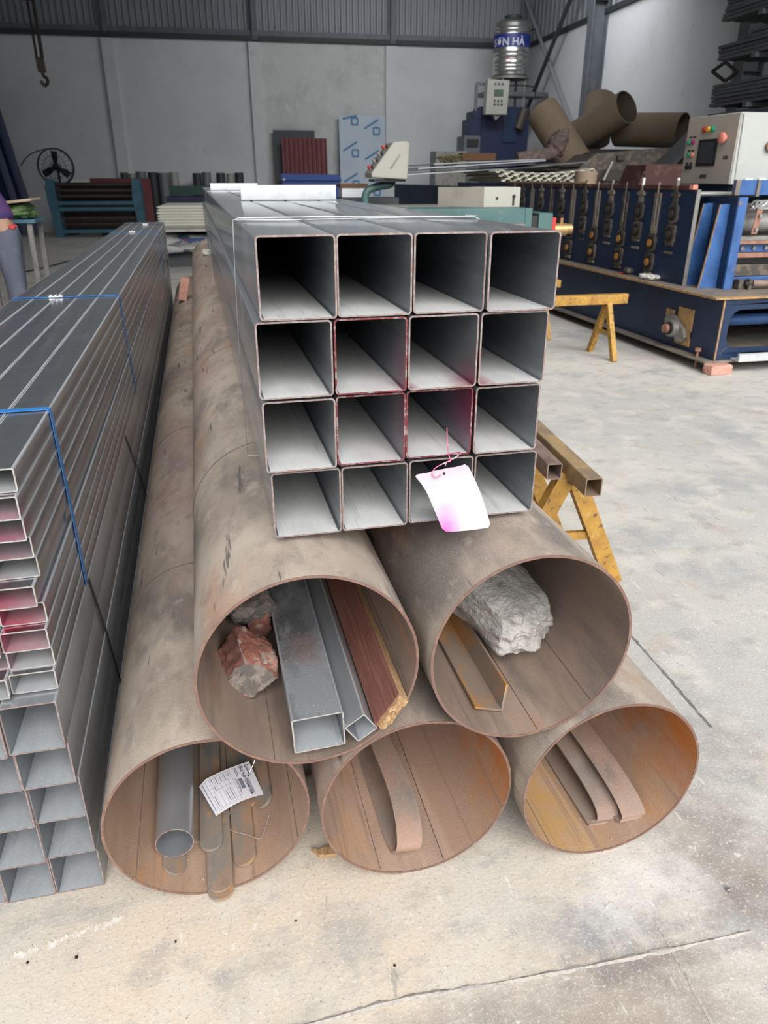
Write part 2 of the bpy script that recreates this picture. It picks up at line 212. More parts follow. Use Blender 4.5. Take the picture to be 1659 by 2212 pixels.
M['brass'] = surf('brass_fitting', (.45, .28, .13), (), .4, .6)
M['dunnage'] = surf('old_timber', (.2, .15, .1), [('n', (.3, .23, .16), 12, (1, .4, 1), .45, .65, .8)], .9)
M['dust'] = surf('pale_rust_flakes', (.62, .46, .30), [('n', (.45, .28, .15), 50, I3, .5, .6, .8)], .95)

# ------------------------------------------------------------------ mesh helpers
class MB:
    def __init__(s, T=None): s.v = []; s.f = []; s.m = []; s.T = T; s.mi = 0
    def add(s, vs, fs):
        b = len(s.v); T = s.T
        for p in vs:
            p = Vector(p); s.v.append(T @ p if T else p)
        for f in fs: s.f.append([b + i for i in f]); s.m.append(s.mi)
        return s
    def box(s, c, d, rot=None):
        c = Vector(c); x, y, z = d[0] / 2, d[1] / 2, d[2] / 2
        vs = [Vector(p) for p in ((-x, -y, -z), (x, -y, -z), (x, y, -z), (-x, y, -z), (-x, -y, z), (x, -y, z), (x, y, z), (-x, y, z))]
        if rot: vs = [rot @ p for p in vs]
        return s.add([c + p for p in vs], [(0, 3, 2, 1), (4, 5, 6, 7), (0, 1, 5, 4), (1, 2, 6, 5), (2, 3, 7, 6), (3, 0, 4, 7)])
    def box2(s, a, b):
        return s.box([(a[i] + b[i]) / 2 for i in range(3)], [abs(b[i] - a[i]) for i in range(3)])
    def beam(s, p0, p1, w, h, up=(0, 0, 1)):
        p0 = Vector(p0); p1 = Vector(p1); y = (p1 - p0).normalized(); up = Vector(up)
        if abs(y.dot(up)) > .97: up = Vector((0, 1, 0))
        x = y.cross(up).normalized(); z = x.cross(y)
        r = [[p + x * a * w / 2 + z * b * h / 2 for a, b in ((-1, -1), (1, -1), (1, 1), (-1, 1))] for p in (p0, p1)]
        return s.loft(r, True)
    def loft(s, rings, caps=False, close=False):
        n = len(rings[0]); vs = [p for r in rings for p in r]; fs = []
        k = len(rings)
        for i in range(k if close else k - 1):
            j = (i + 1) % k
            for a in range(n):
                b = (a + 1) % n; fs.append((i * n + a, i * n + b, j * n + b, j * n + a))
        if caps and not close: fs.append(tuple(range(n))[::-1]); fs.append(tuple((k - 1) * n + a for a in range(n)))
        return s.add(vs, fs)
    def ring(s, p, axis, r, n, r2=None):
        axis = Vector(axis).normalized(); up = Vector((0, 0, 1)) if abs(axis.z) < .9 else Vector((0, 1, 0))
        x = axis.cross(up).normalized(); y = x.cross(axis)
        return [Vector(p) + x * r * math.cos(2 * math.pi * i / n) + y * (r2 or r) * math.sin(2 * math.pi * i / n) for i in range(n)]
    def cyl(s, p0, p1, r0, r1=None, n=20, caps=True):
        d = Vector(p1) - Vector(p0)
        return s.loft([s.ring(p0, d, r0, n), s.ring(p1, d, r0 if r1 is None else r1, n)], caps)
    def hollow(s, p0, p1, r, ri, n=32, ci=None):
        d = Vector(p1) - Vector(p0)
        return s.loft([s.ring(p0, d, r, n), s.ring(p1, d, r, n), s.ring(p1, d, ri, n), s.ring(p0, d, ri, n)], close=True)
    def lathe(s, base, prof, n=28, axis=(0, 0, 1)):
        ax = Vector(axis).normalized()
        return s.loft([s.ring(Vector(base) + ax * z, ax, max(r, 1e-4), n) for r, z in prof], True)
    def tube(s, pts, r, n=8, close=False):
        pts = [Vector(p) for p in pts]; k = len(pts); rings = []
        pn = None
        for i, p in enumerate(pts):
            a = pts[(i - 1) % k] if (close or i) else p; b = pts[(i + 1) % k] if (close or i < k - 1) else p
            t = (b - a).normalized()
            if pn is None: pn = t.orthogonal().normalized()
            pn = (pn - t * pn.dot(t)).normalized(); q = t.cross(pn)
            rings.append([p + pn * r * math.cos(2 * math.pi * j / n) + q * r * math.sin(2 * math.pi * j / n) for j in range(n)])
        return s.loft(rings, not close, close)
    def sweep(s, pts, wv, th):
        """flat bar along pts; wv = width vector(s)"""
        pts = [Vector(p) for p in pts]; k = len(pts); rings = []
        for i, p in enumerate(pts):
            t = (pts[min(i + 1, k - 1)] - pts[max(i - 1, 0)]).normalized()
            w = Vector(wv[i] if isinstance(wv, list) else wv); nn = w.cross(t).normalized() * th / 2; w = w / 2
            rings.append([p - w - nn, p + w - nn, p + w + nn, p - w + nn])
        return s.loft(rings, True)
    def prism(s, poly, vec):
        vec = Vector(vec); return s.loft([[Vector(p) for p in poly], [Vector(p) + vec for p in poly]], True)
def rr(w, h, c, n=3):
    o = []
    for cx, cy, a0 in ((w / 2 - c, h / 2 - c, 0), (-w / 2 + c, h / 2 - c, 90), (-w / 2 + c, -h / 2 + c, 180), (w / 2 - c, -h / 2 + c, 270)):
        for i in range(n + 1):
            a = R(a0 + 90 * i / n); o.append((cx + c * math.cos(a), cy + c * math.sin(a)))
    return o
def smooth_pts(pts, k=4):
    pts = [Vector(p) for p in pts]; out = []
    for i in range(len(pts) - 1):
        p0, p1, p2, p3 = pts[max(i - 1, 0)], pts[i], pts[i + 1], pts[min(i + 2, len(pts) - 1)]
        for j in range(k):
            t = j / k
            out.append(.5 * ((2 * p1) + (p2 - p0) * t + (2 * p0 - 5 * p1 + 4 * p2 - p3) * t * t + (3 * p1 - p0 - 3 * p2 + p3) * t ** 3))
    out.append(pts[-1]); return out

# ------------------------------------------------------------------ object helpers
LOC = {}
def mesh_of(name, mb, mats, smooth=35):
    me = bpy.data.meshes.new(name); me.from_pydata([tuple(p) for p in mb.v], [], mb.f)
    for m in (mats if isinstance(mats, (list, tuple)) else [mats]): me.materials.append(m)
    me.polygons.foreach_set('material_index', mb.m)
    if smooth:
        me.polygons.foreach_set('use_smooth', [True] * len(mb.f)); me.set_sharp_from_angle(angle=R(smooth))
    me.update(); return me
def obj(name, mb, mats, parent=None, smooth=35, bevel=0.):
    o = bpy.data.objects.new(name, mesh_of(name, mb, mats, smooth)); COL.objects.link(o)
    if parent is not None:
        o.parent = parent
        if parent.type == 'EMPTY': o.matrix_parent_inverse = Matrix.Translation(-Vector(LOC[parent.name]))
    if bevel:
        b = o.modifiers.new('bevel', 'BEVEL'); b.width = bevel; b.segments = 2; b.limit_method = 'ANGLE'; b.angle_limit = R(40)
    return o
def tag(o, label, cat, group=None):
    o['label'] = label; o['category'] = cat
    if group: o['group'] = group
    return o
def thing(name, label, cat, loc=(0, 0, 0), group=None):
    o = bpy.data.objects.new(name, None); COL.objects.link(o); o.location = loc; o.empty_display_size = .1
    LOC[o.name] = tuple(loc); return tag(o, label, cat, group)
def solo(name, mb, mats, label, cat, group=None, smooth=35, bevel=0.):
    return tag(obj(name, mb, mats, None, smooth, bevel), label, cat, group)
def struct(name, mb, mats, smooth=35):
    o = obj(name, mb, mats, None, smooth); o['kind'] = 'structure'; return o
def dup(root, delta=(0, 0, 0), label=None, rz=0., scale=None):
    def cp(o, par):
        c = o.copy(); COL.objects.link(c)
        if par: c.parent = par
        for ch in [x for x in o.children]: cp(ch, c)
        return c
    r = cp(root, None); r.location = Vector(root.location) + Vector(delta)
    if rz: r.rotation_euler = (0, 0, rz)
    if scale: r.scale = scale
    if label: r['label'] = label
    return r
def text_mb(body, size, fn, ext=0., align='LEFT'):
    """lettering: flat glyph faces mapped through fn(x, y)"""
    cu = bpy.data.curves.new('lettering', 'FONT'); cu.body = body; cu.size = size; cu.align_x = align; cu.resolution_u = 3; cu.offset = size * .018
    to = bpy.data.objects.new('lettering', cu); COL.objects.link(to)
    dg = bpy.context.evaluated_depsgraph_get(); me = to.evaluated_get(dg).to_mesh()
    mb = MB(); mb.add([fn(v.co.x, v.co.y) for v in me.vertices], [tuple(p.vertices) for p in me.polygons])
    to.evaluated_get(dg).to_mesh_clear(); bpy.data.objects.remove(to); bpy.data.curves.remove(cu); return mb
def rough_lump(c, d, rot=(0, 0, 0), sub=4, amp=.12, freq=2.2, boxy=.5, seed=0):
    """an irregular broken lump: a sphere-to-box blend pushed about by noise"""
    import bmesh
    bm = bmesh.new(); bmesh.ops.create_icosphere(bm, subdivisions=sub, radius=1)
    from mathutils import Euler
    E = Euler(rot).to_matrix(); mb = MB(); off = Vector((seed * 3.1, seed * 1.7, seed * 5.3)); vs = []
    for v in bm.verts:
        p = v.co.copy(); q = p / max(abs(p.x), abs(p.y), abs(p.z)); p = p.lerp(q, boxy)
        n = noise.fractal(p * freq + off, 1.0, 2.0, 5); k = noise.noise(p * .9 + off)
        p = p * (1 + amp * n + amp * .9 * k)
        vs.append(Vector(c) + E @ Vector((p.x * d[0] / 2, p.y * d[1] / 2, p.z * d[2] / 2)))
    mb.add(vs, [tuple(v.index for v in f.verts) for f in bm.faces]); bm.free(); return mb

def rough_hull(pts, amp=.003, cuts=5, freq=45, seed=0, smooth=2):
    """broken block: the hull of a few corners, diced and roughened; returns MB with the hull face index per face in .m = 0"""
    import bmesh
    bm = bmesh.new()
    for p in pts: bm.verts.new(p)
    r = bmesh.ops.convex_hull(bm, input=bm.verts); bmesh.ops.delete(bm, geom=[v for v in bm.verts if not v.link_faces], context='VERTS')
    bmesh.ops.subdivide_edges(bm, edges=bm.edges[:], cuts=cuts, use_grid_fill=True); bmesh.ops.subdivide_edges(bm, edges=bm.edges[:], cuts=2, use_grid_fill=True); bmesh.ops.triangulate(bm, faces=bm.faces[:])
    bm.normal_update(); off = Vector((seed * 2.3, seed * 4.1, seed)); mb = MB(); nrm = [f.normal.copy() for f in bm.faces]
    for _ in range(smooth): bmesh.ops.smooth_vert(bm, verts=bm.verts[:], factor=.5, use_axis_x=True, use_axis_y=True, use_axis_z=True)
    bm.normal_update()
    vs = [v.co + v.normal * amp * (noise.fractal(v.co * freq + off, .8, 2.0, 5) * 1.4 + .8 * noise.noise(v.co * freq * .35 + off)) for v in bm.verts]
    mb.add(vs, [tuple(v.index for v in f.verts) for f in bm.faces]); mb.nrm = nrm; bm.free(); return mb

# ================================================================== the setting
struct('floor', MB().box((0, 2, -.05), (44, 60, .1)), M['floor'])
WU = 8.3; WV = 23.2; WZ = 4.68
def bmb(): return MB(BT)
m = bmb(); m.mi = 0
m.box2((-9, WV, 0), (.7, WV + .2, WZ)); m.mi = 1; m.box2((.7, WV, 0), (4.4, WV + .2, WZ)); m.mi = 0; m.box2((4.4, WV, 0), (WU, WV + .2, WZ))
struct('wall_back', m, [M['wall'], M['wall_worn']])
def corrugated(u0, u1, v, z0, z1, pitch=.16, dep=.045, along='u'):
    mb = bmb(); pts = []; u = u0
    while u < u1:
        for a, d in ((0, 0), (.3, 0), (.42, dep), (.82, dep), (.95, 0)): pts.append((u + a * pitch, d))
        u += pitch
    vs = []
    for z in (z0, z1):
        for a, d in pts: vs.append((a, v - d, z) if along == 'u' else (v - d, a, z))
    n = len(pts); mb.add(vs, [(i, i + 1, n + i + 1, n + i) for i in range(n - 1)]); return mb
struct('wall_back_cladding', corrugated(-9, WU, WV + .12, WZ + .02, 6.6), M['clad'], 0)
struct('wall_right', bmb().box2((WU, 4.2, 0), (WU + .2, WV + .2, WZ)), M['wall'])
struct('wall_right_cladding', corrugated(4.2, WV, WU + .1, WZ + .02, 6.6, .3, .03, 'v'), M['clad'], 0)
struct('wall_front', bmb().box2((-9.2, 4.2, 0), (-2.1, 4.4, 6.6)), M['wall'])
struct('wall_left', bmb().box2((-9.2, 4.2, 0), (-9, WV + .2, 6.6)), M['wall'])
struct('ceiling', bmb().box2((-9.2, 4.2, 6.6), (WU + .2, WV + .3, 6.7)), M['roof'])
for i, u in enumerate((-3.0, .71, 4.40)):
    struct('trim_%d' % (i + 1), bmb().box2((u - .15, WV - .10, 0), (u + .15, WV + .01, WZ - .05)), M['wall'])
m = bmb(); m.box2((-9, WV - .12, WZ - .02), (WU, WV + .1, WZ + .09)); struct('trim_4', m, M['beam_dark'])
struct('trim_5', bmb().box2((-9, WV - .05, WZ + .09), (WU, WV + .05, WZ + .22)), M['steelgrey'])
for i, u in enumerate((-3.0, .75, 4.46, 8.1)):
    m = bmb(); m.box2((u - .07, WV - .12, WZ), (u + .07, WV - .06, 6.6)); m.box2((u - .02, WV - .06, WZ), (u + .02, WV + .04, 6.6)); struct('trim_%d' % (6 + i), m, M['steelgrey'])
struct('trim_10', bmb().box2((WU - .06, 4.2, WZ - .02), (WU + .05, WV, WZ + .08)), M['beam_dark'])
for i, v in enumerate((18.22, 12.35)):
    m = bmb(); m.box2((7.93, v - .14, 0), (7.95, v + .14, 6.6)); m.box2((7.95, v - .012, 0), (8.28, v + .012, 6.6)); m.box2((8.27, v - .14, 0), (8.29, v + .14, 6.6))
    for z in (2.9, 4.9): m.box2((7.95, v - .13, z), (8.28, v + .13, z + .012))
    struct('trim_%d' % (11 + i), m, M['steelgrey'])
m = MB(); m.tube([B(8.05, 18.75, 2.3), B(8.1, 23.0, 5.79)], .045, 6); struct('trim_13', m, M['rod_grey'])
m = MB(); m.tube([B(8.0, 18.6, 6.05), B(8.0, 22.9, 2.35)], .055, 6); struct('trim_14', m, M['beam_dark'])

# joints and cracks of the floor, built as low ridges and grooves
def floor_strip(name, pts, w, mat, z=.003, jit=.3):
    pts = smooth_pts([(*p, 0) for p in pts], 14); mb = MB(); L = []; Rr = []
    for i, p in enumerate(pts):
        t = (pts[min(i + 1, len(pts) - 1)] - pts[max(i - 1, 0)]).normalized(); n = Vector((-t.y, t.x, 0))
        a = w / 2 * (1 + jit * rnd.uniform(-1, 1)); b = w / 2 * (1 + jit * rnd.uniform(-1, 1))
        L.append(p + n * a + Vector((0, 0, .0006))); Rr.append(p - n * b + Vector((0, 0, .0006)))
    k = len(pts); top = [p + Vector((0, 0, z * rnd.uniform(.5, 1))) for p in pts]
    mb.add(L + top + Rr, [(i, i + 1, k + i + 1, k + i) for i in range(k - 1)] + [(k + i, k + i + 1, 2 * k + i + 1, 2 * k + i) for i in range(k - 1)])
    return struct(name, mb, mat)
floor_strip('trim_15', [(-.15, .838), (.08, .836), (.226, .841), (.45, .826), (.7, .815), (.945, .81)], .010, M['floor_line'], .004, .6)
floor_strip('trim_16', [(.775, .88), (.77, .82), (.765, .74), (.755, .60), (.75, .5)], .006, M['floor_line'], .002, .5)
floor_strip('trim_17', [(1.275, 2.0), (1.266, 1.81), (1.257, 1.6), (1.247, 1.42), (1.245, 1.36)], .009, M['floor_crack'], .001, .5)
for k, (x, y, l, a) in enumerate(((-.46, 1.095, .05, 8), (-.40, 1.105, .06, 12), (-.345, 1.118, .05, 10), (-.30, 1.125, .05, 18))):
    d = Vector((math.cos(R(a)), math.sin(R(a)), 0)); p = Vector((x, y, 0))
    floor_strip('trim_%d' % (18 + k), [(p - d * l / 2)[:2], p[:2], (p + d * l / 2)[:2]], .014, M['chalk'], .0005, .7)

# ================================================================== big rusty pipes
RO, RI = .2032, .1985
PIPES = dict(BL=(-.089, 1.149, .2032, 8.62), BM=(.334, 1.102, .2032, 8.5), BR=(.750, 1.057, .2032, 8.4), TL=(.123, 1.098, .559, 8.85), TR=(.545, 1.074, .559, 8.6))
PLAB = dict(BL='bottom-row rusty pipe beside the strapped tube bundle, holding flat bars and a round tube', BM='middle rusty pipe of bottom row with a single bent strip inside',
            BR='outermost rusty pipe of bottom row with two nested bent strips inside', TL='upper rusty pipe holding brick chunks, rectangular tube and plank', TR='upper rusty pipe holding a grey concrete lump and angle bar')
PIN = dict(BL='pipe_in', BM='pipe_in_orange', BR='pipe_in_orange', TL='pipe_in_grey', TR='pipe_in_grey')
RING = dict(BL=(1.88, 3.15), BM=(2.6,), BR=(2.9,), TL=(1.825, 3.04, 6.9), TR=(2.7,))
SEAM = dict(BL=(62, -52), BM=(18, -24), BR=(-40,), TL=(-22, 70), TR=(44, 8))
for k, (x, y0, z, y1) in PIPES.items():
    t = thing('steel_pipe', PLAB[k], 'pipe', (x, y0, z - RO), 'large rusty pipes')
    n = 96; C0 = Vector((x, 0, z))
    def circ(r, y, wob=0.):
        return [C0 + Vector((r * math.cos(2 * math.pi * i / n), y + wob * noise.noise(Vector((i * .25, x * 9, 0))), r * math.sin(2 * math.pi * i / n))) for i in range(n)]
    mo = MB(); mo.loft([circ(RO, y0), circ(RO, (y0 + y1) / 2), circ(RO, y1)][::-1])
    wall = obj('pipe_wall', mo, M['pipe_out'], t)
    mi = MB(); mi.loft([circ(RI, y0), circ(RI, (y0 + y1) / 2), circ(RI, y1)]); o = obj('bore', mi, M[PIN[k]], t)
    me = MB(); me.loft([circ(RO, y0), circ(RO + .0003, y0 - .0012, .0015), circ(RI - .0003, y0 - .0012, .0015), circ(RI, y0)]); obj('cut_rim', me, M['rim'], t); me = MB(); me.loft([circ(RI, y1), circ(RO, y1)]); obj('far_rim', me, M['rim'], t)
    for yr in RING[k]:
        mr_ = MB(); mr_.loft([circ(RO - .0002, yr - .004), circ(RO + .0016, yr, .004), circ(RO - .0002, yr + .004)][::-1]); obj('girth_weld', mr_, M['weld'], t)
    for a in SEAM[k]:
        a = R(a); ms = MB(); rg = []
        for da in (-.006, 0, .006): rg.append([Vector((x + (RI - (.0015 if da == 0 else -.0003)) * math.sin(a + da), yy, z - (RI - (.0015 if da == 0 else -.0003)) * math.cos(a + da))) for yy in (y0 + .003, (y0 + y1) / 2, y1)])
        ms.add([p for r_ in rg for p in r_], [(0, 1, 4, 3), (1, 2, 5, 4), (3, 4, 7, 6), (4, 5, 8, 7)]); obj('seam_weld', ms, M['weld'], t)

# ================================================================== raised bundle of 16 square tubes
def rect_tube(name, w, h, th, cr, L, mat, edge, label, cat, group, loc, bore='bore', seam=True, rot=0.0, edgepart='cut_edge'):
    """hollow tube along +Y from the loc; the cut end is its own part"""
    o_ = rr(w, h, cr); i_ = rr(w - 2 * th, h - 2 * th, max(cr - th, .0008)); mb = MB()
    c, s_ = math.cos(rot), math.sin(rot)
    P = lambda q, y: Vector((q[0] * c - q[1] * s_, y, q[0] * s_ + q[1] * c))
    ys = (0, .5, L) if L > 1.2 else (0, L)
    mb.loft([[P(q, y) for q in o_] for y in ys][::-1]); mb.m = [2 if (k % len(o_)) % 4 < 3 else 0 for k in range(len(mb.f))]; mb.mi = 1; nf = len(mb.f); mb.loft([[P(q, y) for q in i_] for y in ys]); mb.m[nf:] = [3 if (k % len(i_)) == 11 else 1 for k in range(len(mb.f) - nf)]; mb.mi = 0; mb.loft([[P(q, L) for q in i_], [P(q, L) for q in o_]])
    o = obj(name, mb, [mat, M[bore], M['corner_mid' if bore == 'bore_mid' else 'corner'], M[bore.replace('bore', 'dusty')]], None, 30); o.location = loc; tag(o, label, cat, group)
    e = MB(); e.loft([[P(q, 0) for q in o_], [P((q[0] * (1 + .0008 / w), q[1] * (1 + .0008 / h)), -.0007) for q in o_], [P((q[0] * (1 - .0008 / w), q[1] * (1 - .0008 / h)), -.0007) for q in i_], [P(q, 0) for q in i_]])
    obj(edgepart, e, edge, o, 30)
    if seam:
        sm = MB(); sx = seam if isinstance(seam, float) else w * .28
        sm.add([P((sx + d, -h / 2 + th + hz), y) for y in (0.004, L) for d, hz in ((-.0025, .0001), (0, .0011), (.0025, .0001))], [(0, 1, 4, 3), (1, 2, 5, 4)]); obj('weld_seam', sm, M[bore.replace('bore', 'dusty')], o)
    return o
TX = [[.1462, .2732, .4015, .5285], [.1373, .2656, .3935, .5230], [.1402, .2675, .3953, .5237], [.148, .2745, .4030, .5315]]
TY = [[1.2121, 1.2193, 1.2226, 1.214], [1.2152, 1.2173, 1.2201, 1.2223], [1.2204, 1.2291, 1.2356, 1.231], [1.2317, 1.233, 1.2379, 1.2385]]
TZ = [1.2315, 1.1015, .969, .8365]; TH = [.128, .1265, .1265, .1265]
ROWN = ['top row', 'second row from top', 'third row from top', 'bottom row']; COLN = ['first from the left', 'second from the left', 'third from the left', 'last at the right end']
EXTRA = {(1, 1): 'red-edged ', (2, 1): 'pink-sprayed ', (2, 2): 'strongly purple-sprayed ', (3, 2): 'tagged '}
for i in range(4):
    for j in range(4):
        red = (i, j) in ((1, 1), (2, 1), (2, 2))
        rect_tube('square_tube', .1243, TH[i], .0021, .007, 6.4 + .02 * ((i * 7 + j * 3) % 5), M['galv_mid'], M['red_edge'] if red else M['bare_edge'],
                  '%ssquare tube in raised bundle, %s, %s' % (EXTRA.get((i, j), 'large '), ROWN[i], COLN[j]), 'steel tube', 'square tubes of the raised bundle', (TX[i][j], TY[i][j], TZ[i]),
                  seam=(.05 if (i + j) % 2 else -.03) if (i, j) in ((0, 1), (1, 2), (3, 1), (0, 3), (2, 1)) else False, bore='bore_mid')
# wire ties round the bundle
for (y, lab, sl) in ((1.615, 'thin bright wire tied round the near end of raised tube bundle', .09), (4.9, 'thin wire tied round the far half of raised tube bundle', .02)):
    x0, x1, z0, z1 = .0715, .5985, .768, 1.2985
    pts = [(x0, y, z1), (x0 + .012, y, z1 + .004), (.335, y + sl * .6, z1 + .002), (x1 - .02, y, z1 + .002), (x1, y, z1 - .006), (x1 + .002, y + sl, 1.0), (x1, y + sl, z0), (.3, y + .02, z0 - .003), (x0 - .004, y + sl, z0), (x0 - .004, y + .10, 1.03), (x0 - .003, y + .02, 1.2)]
    m = MB(); m.tube(pts, .0011, 6, True)
    t = thing('wire_tie', lab, 'wire', (x0, y, z0)); obj('loop', m, M['wire'], t)
    m = MB(); m.tube([(x0 + .002, y - .03, z1 + .002), (.16, y - .055, z1 + .002), (.3, y - .03, z1 + .002), (.46, y + .0, z1 + .002), (.575, y - .012, z1 + .003), (.592, y + .01, z1 + .003), (.57, y + .03, z1 + .003)], .001, 6); obj('loose_end', m, M['wire'], t)
# offcuts lying across the top
def offcut(loc, w, d, h, rz, label):
    t = thing('tube_offcut', label, 'steel tube', loc, 'short offcuts on the raised bundle'); o_ = rr(d, h, .004); i_ = rr(d - .005, h - .005, .002); c, s_ = math.cos(rz), math.sin(rz)
    P = lambda q, x: Vector(loc) + Vector((x * c - q[0] * s_, x * s_ + q[0] * c, q[1] + h / 2))
    m = MB(); m.loft([[P(q, -w / 2) for q in o_], [P(q, w / 2) for q in o_], [P(q, w / 2) for q in i_], [P(q, -w / 2) for q in i_]], close=True); obj('tube_wall', m, M['white_galv'], t, 30)
    return t
offcut((.355, 3.10, 1.2965), .36, .055, .054, R(-2), 'short bright tube offcut lying across the raised bundle, open end showing')
offcut((.27, 5.55, 1.2965), .31, .07, .045, R(-1), 'second short bright offcut, farther back on the raised bundle')
# hanging tag
Lp = [(.337, 1.192, .890), (.357, 1.19, .862), (.372, 1.186, .828), (.391, 1.176, .778)]; Rp = [(.436, 1.190, .903), (.453, 1.188, .870), (.470, 1.184, .828), (.483, 1.172, .780)]
t = thing('hanging_tag', 'white plastic tag sprayed pink, wired to the bottom row of the raised bundle', 'tag', (.41, 1.19, .84))
Ls = smooth_pts(Lp, 5); Rs = smooth_pts(Rp, 5); m = MB(); n = 12; vs = []
for i, (a, b) in enumerate(zip(Ls, Rs)):
    e = i / (len(Ls) - 1); cut = .004 if i in (0, len(Ls) - 1) else 0
    for j in range(n + 1):
        q = j / n; p = a.lerp(b, q); p.y -= .004 * math.sin(math.pi * q)
        if cut and j in (0, n): p = p + Vector((.005 if j == 0 else -.005, 0, 0))
        if i == 0 and .28 < q < .72: p.z += .0015
        vs.append(p)
fs = [(i * (n + 1) + j, i * (n + 1) + j + 1, (i + 1) * (n + 1) + j + 1, (i + 1) * (n + 1) + j) for i in range(len(Ls) - 1) for j in range(n)]
m.add(vs, fs); b = len(vs); m.add([p + Vector((0, .0008, 0)) for p in vs], [f[::-1] for f in fs]); obj('tag_sheet', m, M['white_tag'], t)
m = MB(); m.tube(smooth_pts([(.394, 1.187, .976), (.396, 1.188, .95), (.40, 1.19, .925), (.403, 1.187, .913), (.396, 1.187, .9115), (.374, 1.186, .902), (.369, 1.184, .891), (.375, 1.183, .885), (.385, 1.186, .8875), (.3915, 1.191, .8905)], 5), .0009, 6)
m.tube(smooth_pts([(.396, 1.187, .9115), (.412, 1.19, .917), (.426, 1.20, .9215), (.424, 1.215, .9175), (.415, 1.226, .9115), (.418, 1.234, .9095)], 4), .0009, 6); m.tube([(.3955, 1.187, .9115), (.394, 1.189, .903)], .0009, 6); obj('tag_wire', m, M['pink_wire'], t)
obj('eyelet', MB().cyl((.3915, 1.1895, .8905), (.3915, 1.1845, .8905), .0022, n=10), M['black'], t)

# ================================================================== strapped bundle on the left: 10 rows of flat tubes on 5 rows of square ones
UR = [(.9365, 1.217, -.3226), (.8835, 1.20, -.3226), (.841, 1.207, -.3226), (.7925, 1.228, -.3226), (.746, 1.240, -.3226), (.708, 1.208, -.3290), (.6720, 1.225, -.3226), (.6325, 1.204, -.3226), (.593, 1.213, -.3226), (.5525, 1.198, -.3226)]
UZ = [.9315, .8895, .8475, .805, .7625, .7205, .6785, .6365, .5945, .5535]
ORD = ['topmost', 'second', 'third', 'fourth', 'fifth', 'sixth', 'seventh', 'eighth', 'ninth', 'lowest']
PK = {1: 'pink-sprayed ', 2: 'bright pink ', 3: 'bright pink ', 4: 'faintly pink ', 6: 'red-sprayed ', 7: 'red-sprayed '}
CN = ['outer column by the pipes', 'second column from the pipes', 'third column', 'fourth column', 'far column']
first = None
for j in range(5):
    for i in range(10):
        x = UR[i][2] - .0385 - j * .0782 + (0 if j == 0 else rnd.uniform(-.0003, .0003)); y = UR[i][1] + (0 if j == 0 else rnd.uniform(-.015, .02)); z = UZ[i]
        lab = '%sflat tube, %s of ten rows, %s of left bundle' % (PK.get(i, 'plain ') if j < 2 else '', ORD[i], CN[j])
        if first is None:
            first = rect_tube('flat_tube', .077, .0408, .0018, .004, 7.4, M['galv_left'], M['bright_edge'], lab, 'steel tube', 'flat tubes of the strapped left bundle', (x, y, z), seam=False, bore='bore_left'); f0 = Vector((x, y, z))
        else:
            dup(first, Vector((x, y, z)) - f0, lab)
LR = [(.477, 1.165), (.3713, 1.189), (.2650, 1.208), (.1590, 1.217), (.0533, 1.221)]
LN = ['top', 'second', 'third', 'fourth', 'bottom']; lower = {}
for j in range(4):
    for i in range(5):
        x = -.3226 - .0483 - j * .0972 - (0 if j else (.0, .002, .001, .003, .0)[i]); y = LR[i][1] + (0 if j == 0 else rnd.uniform(-.01, .012)); z = LR[i][0]
        lab = 'lower square tube, %s of five rows, %s, left bundle' % (LN[i], CN[j] if j < 3 else 'far column')
        key = 'seam' if i == 3 else 'plain'
        if key not in lower:
            lower[key] = (rect_tube('square_tube', .0955, .1045, .002, .004, 7.4, M['galv'], M['bare_edge'], lab, 'steel tube', 'square tubes of the strapped left bundle', (x, y, z), seam=-.022 if i == 3 else False), Vector((x, y, z)))
        else: dup(lower[key][0], Vector((x, y, z)) - lower[key][1], lab)
def strap(y, dy, label, mat, w=.019, seal=None, z0=.532, z1=.9535, bottom=True):
    xr = -.3205; xl = -.7165; t = thing('steel_strap', label, 'strap', (xr, y, z0)); m = MB()
    pts = [(xl, y + dy, z0), (xl, y, z1 - .004), (xl + .006, y, z1 + .0012), (-.5, y - .002, z1 + .0012), (xr - .008, y, z1 + .0012), (xr - .002, y, z1 - .001), (xr, y, z1 - .008), (xr + .0008, y + dy * .45, (z1 + z0) / 2), (xr, y + dy, z0)]
    m.sweep(pts, (0, w, 0), .0012); obj('band', m, mat, t)
    if seal:
        s_ = MB(); s_.box((seal, y, z1 + .004), (.05, w + .006, .004))
        for d in (-.018, 0, .018): s_.cyl((seal + d, y - w / 2 - .004, z1 + .0065), (seal + d, y + w / 2 + .004, z1 + .0065), .0045, n=10)
        obj('crimp_seal', s_, M['seal'], t)
strap(1.555, .035, 'blue steel strap round the left bundle, nearest to its open ends', M['blue_strap'], .021)
strap(3.17, .12, 'blue steel strap with shiny crimp seal, second from the open ends of left bundle', M['blue_strap'], .021, -.555)
strap(7.0, .15, 'far blue strap with shiny seal on left bundle', M['blue_strap'], .03, -.535)
strap(8.15, .1, 'farthest strap with shiny seal at the back end of left bundle', M['dark_strap'], .03, -.49)
for y, dy, lab in ((1.62, .19, 'thin dark strap slanting down the lower square tubes, nearer one'), (2.69, .5, 'thin dark strap slanting down the lower square tubes, farther one')):
    m = MB(); m.sweep([(-.3205, y, .528), (-.3195, y + dy * .5, .3), (-.3205, y + dy, .02)], (0, .012, .004), .001); solo('steel_strap', m, M['dark_strap'], lab, 'strap')
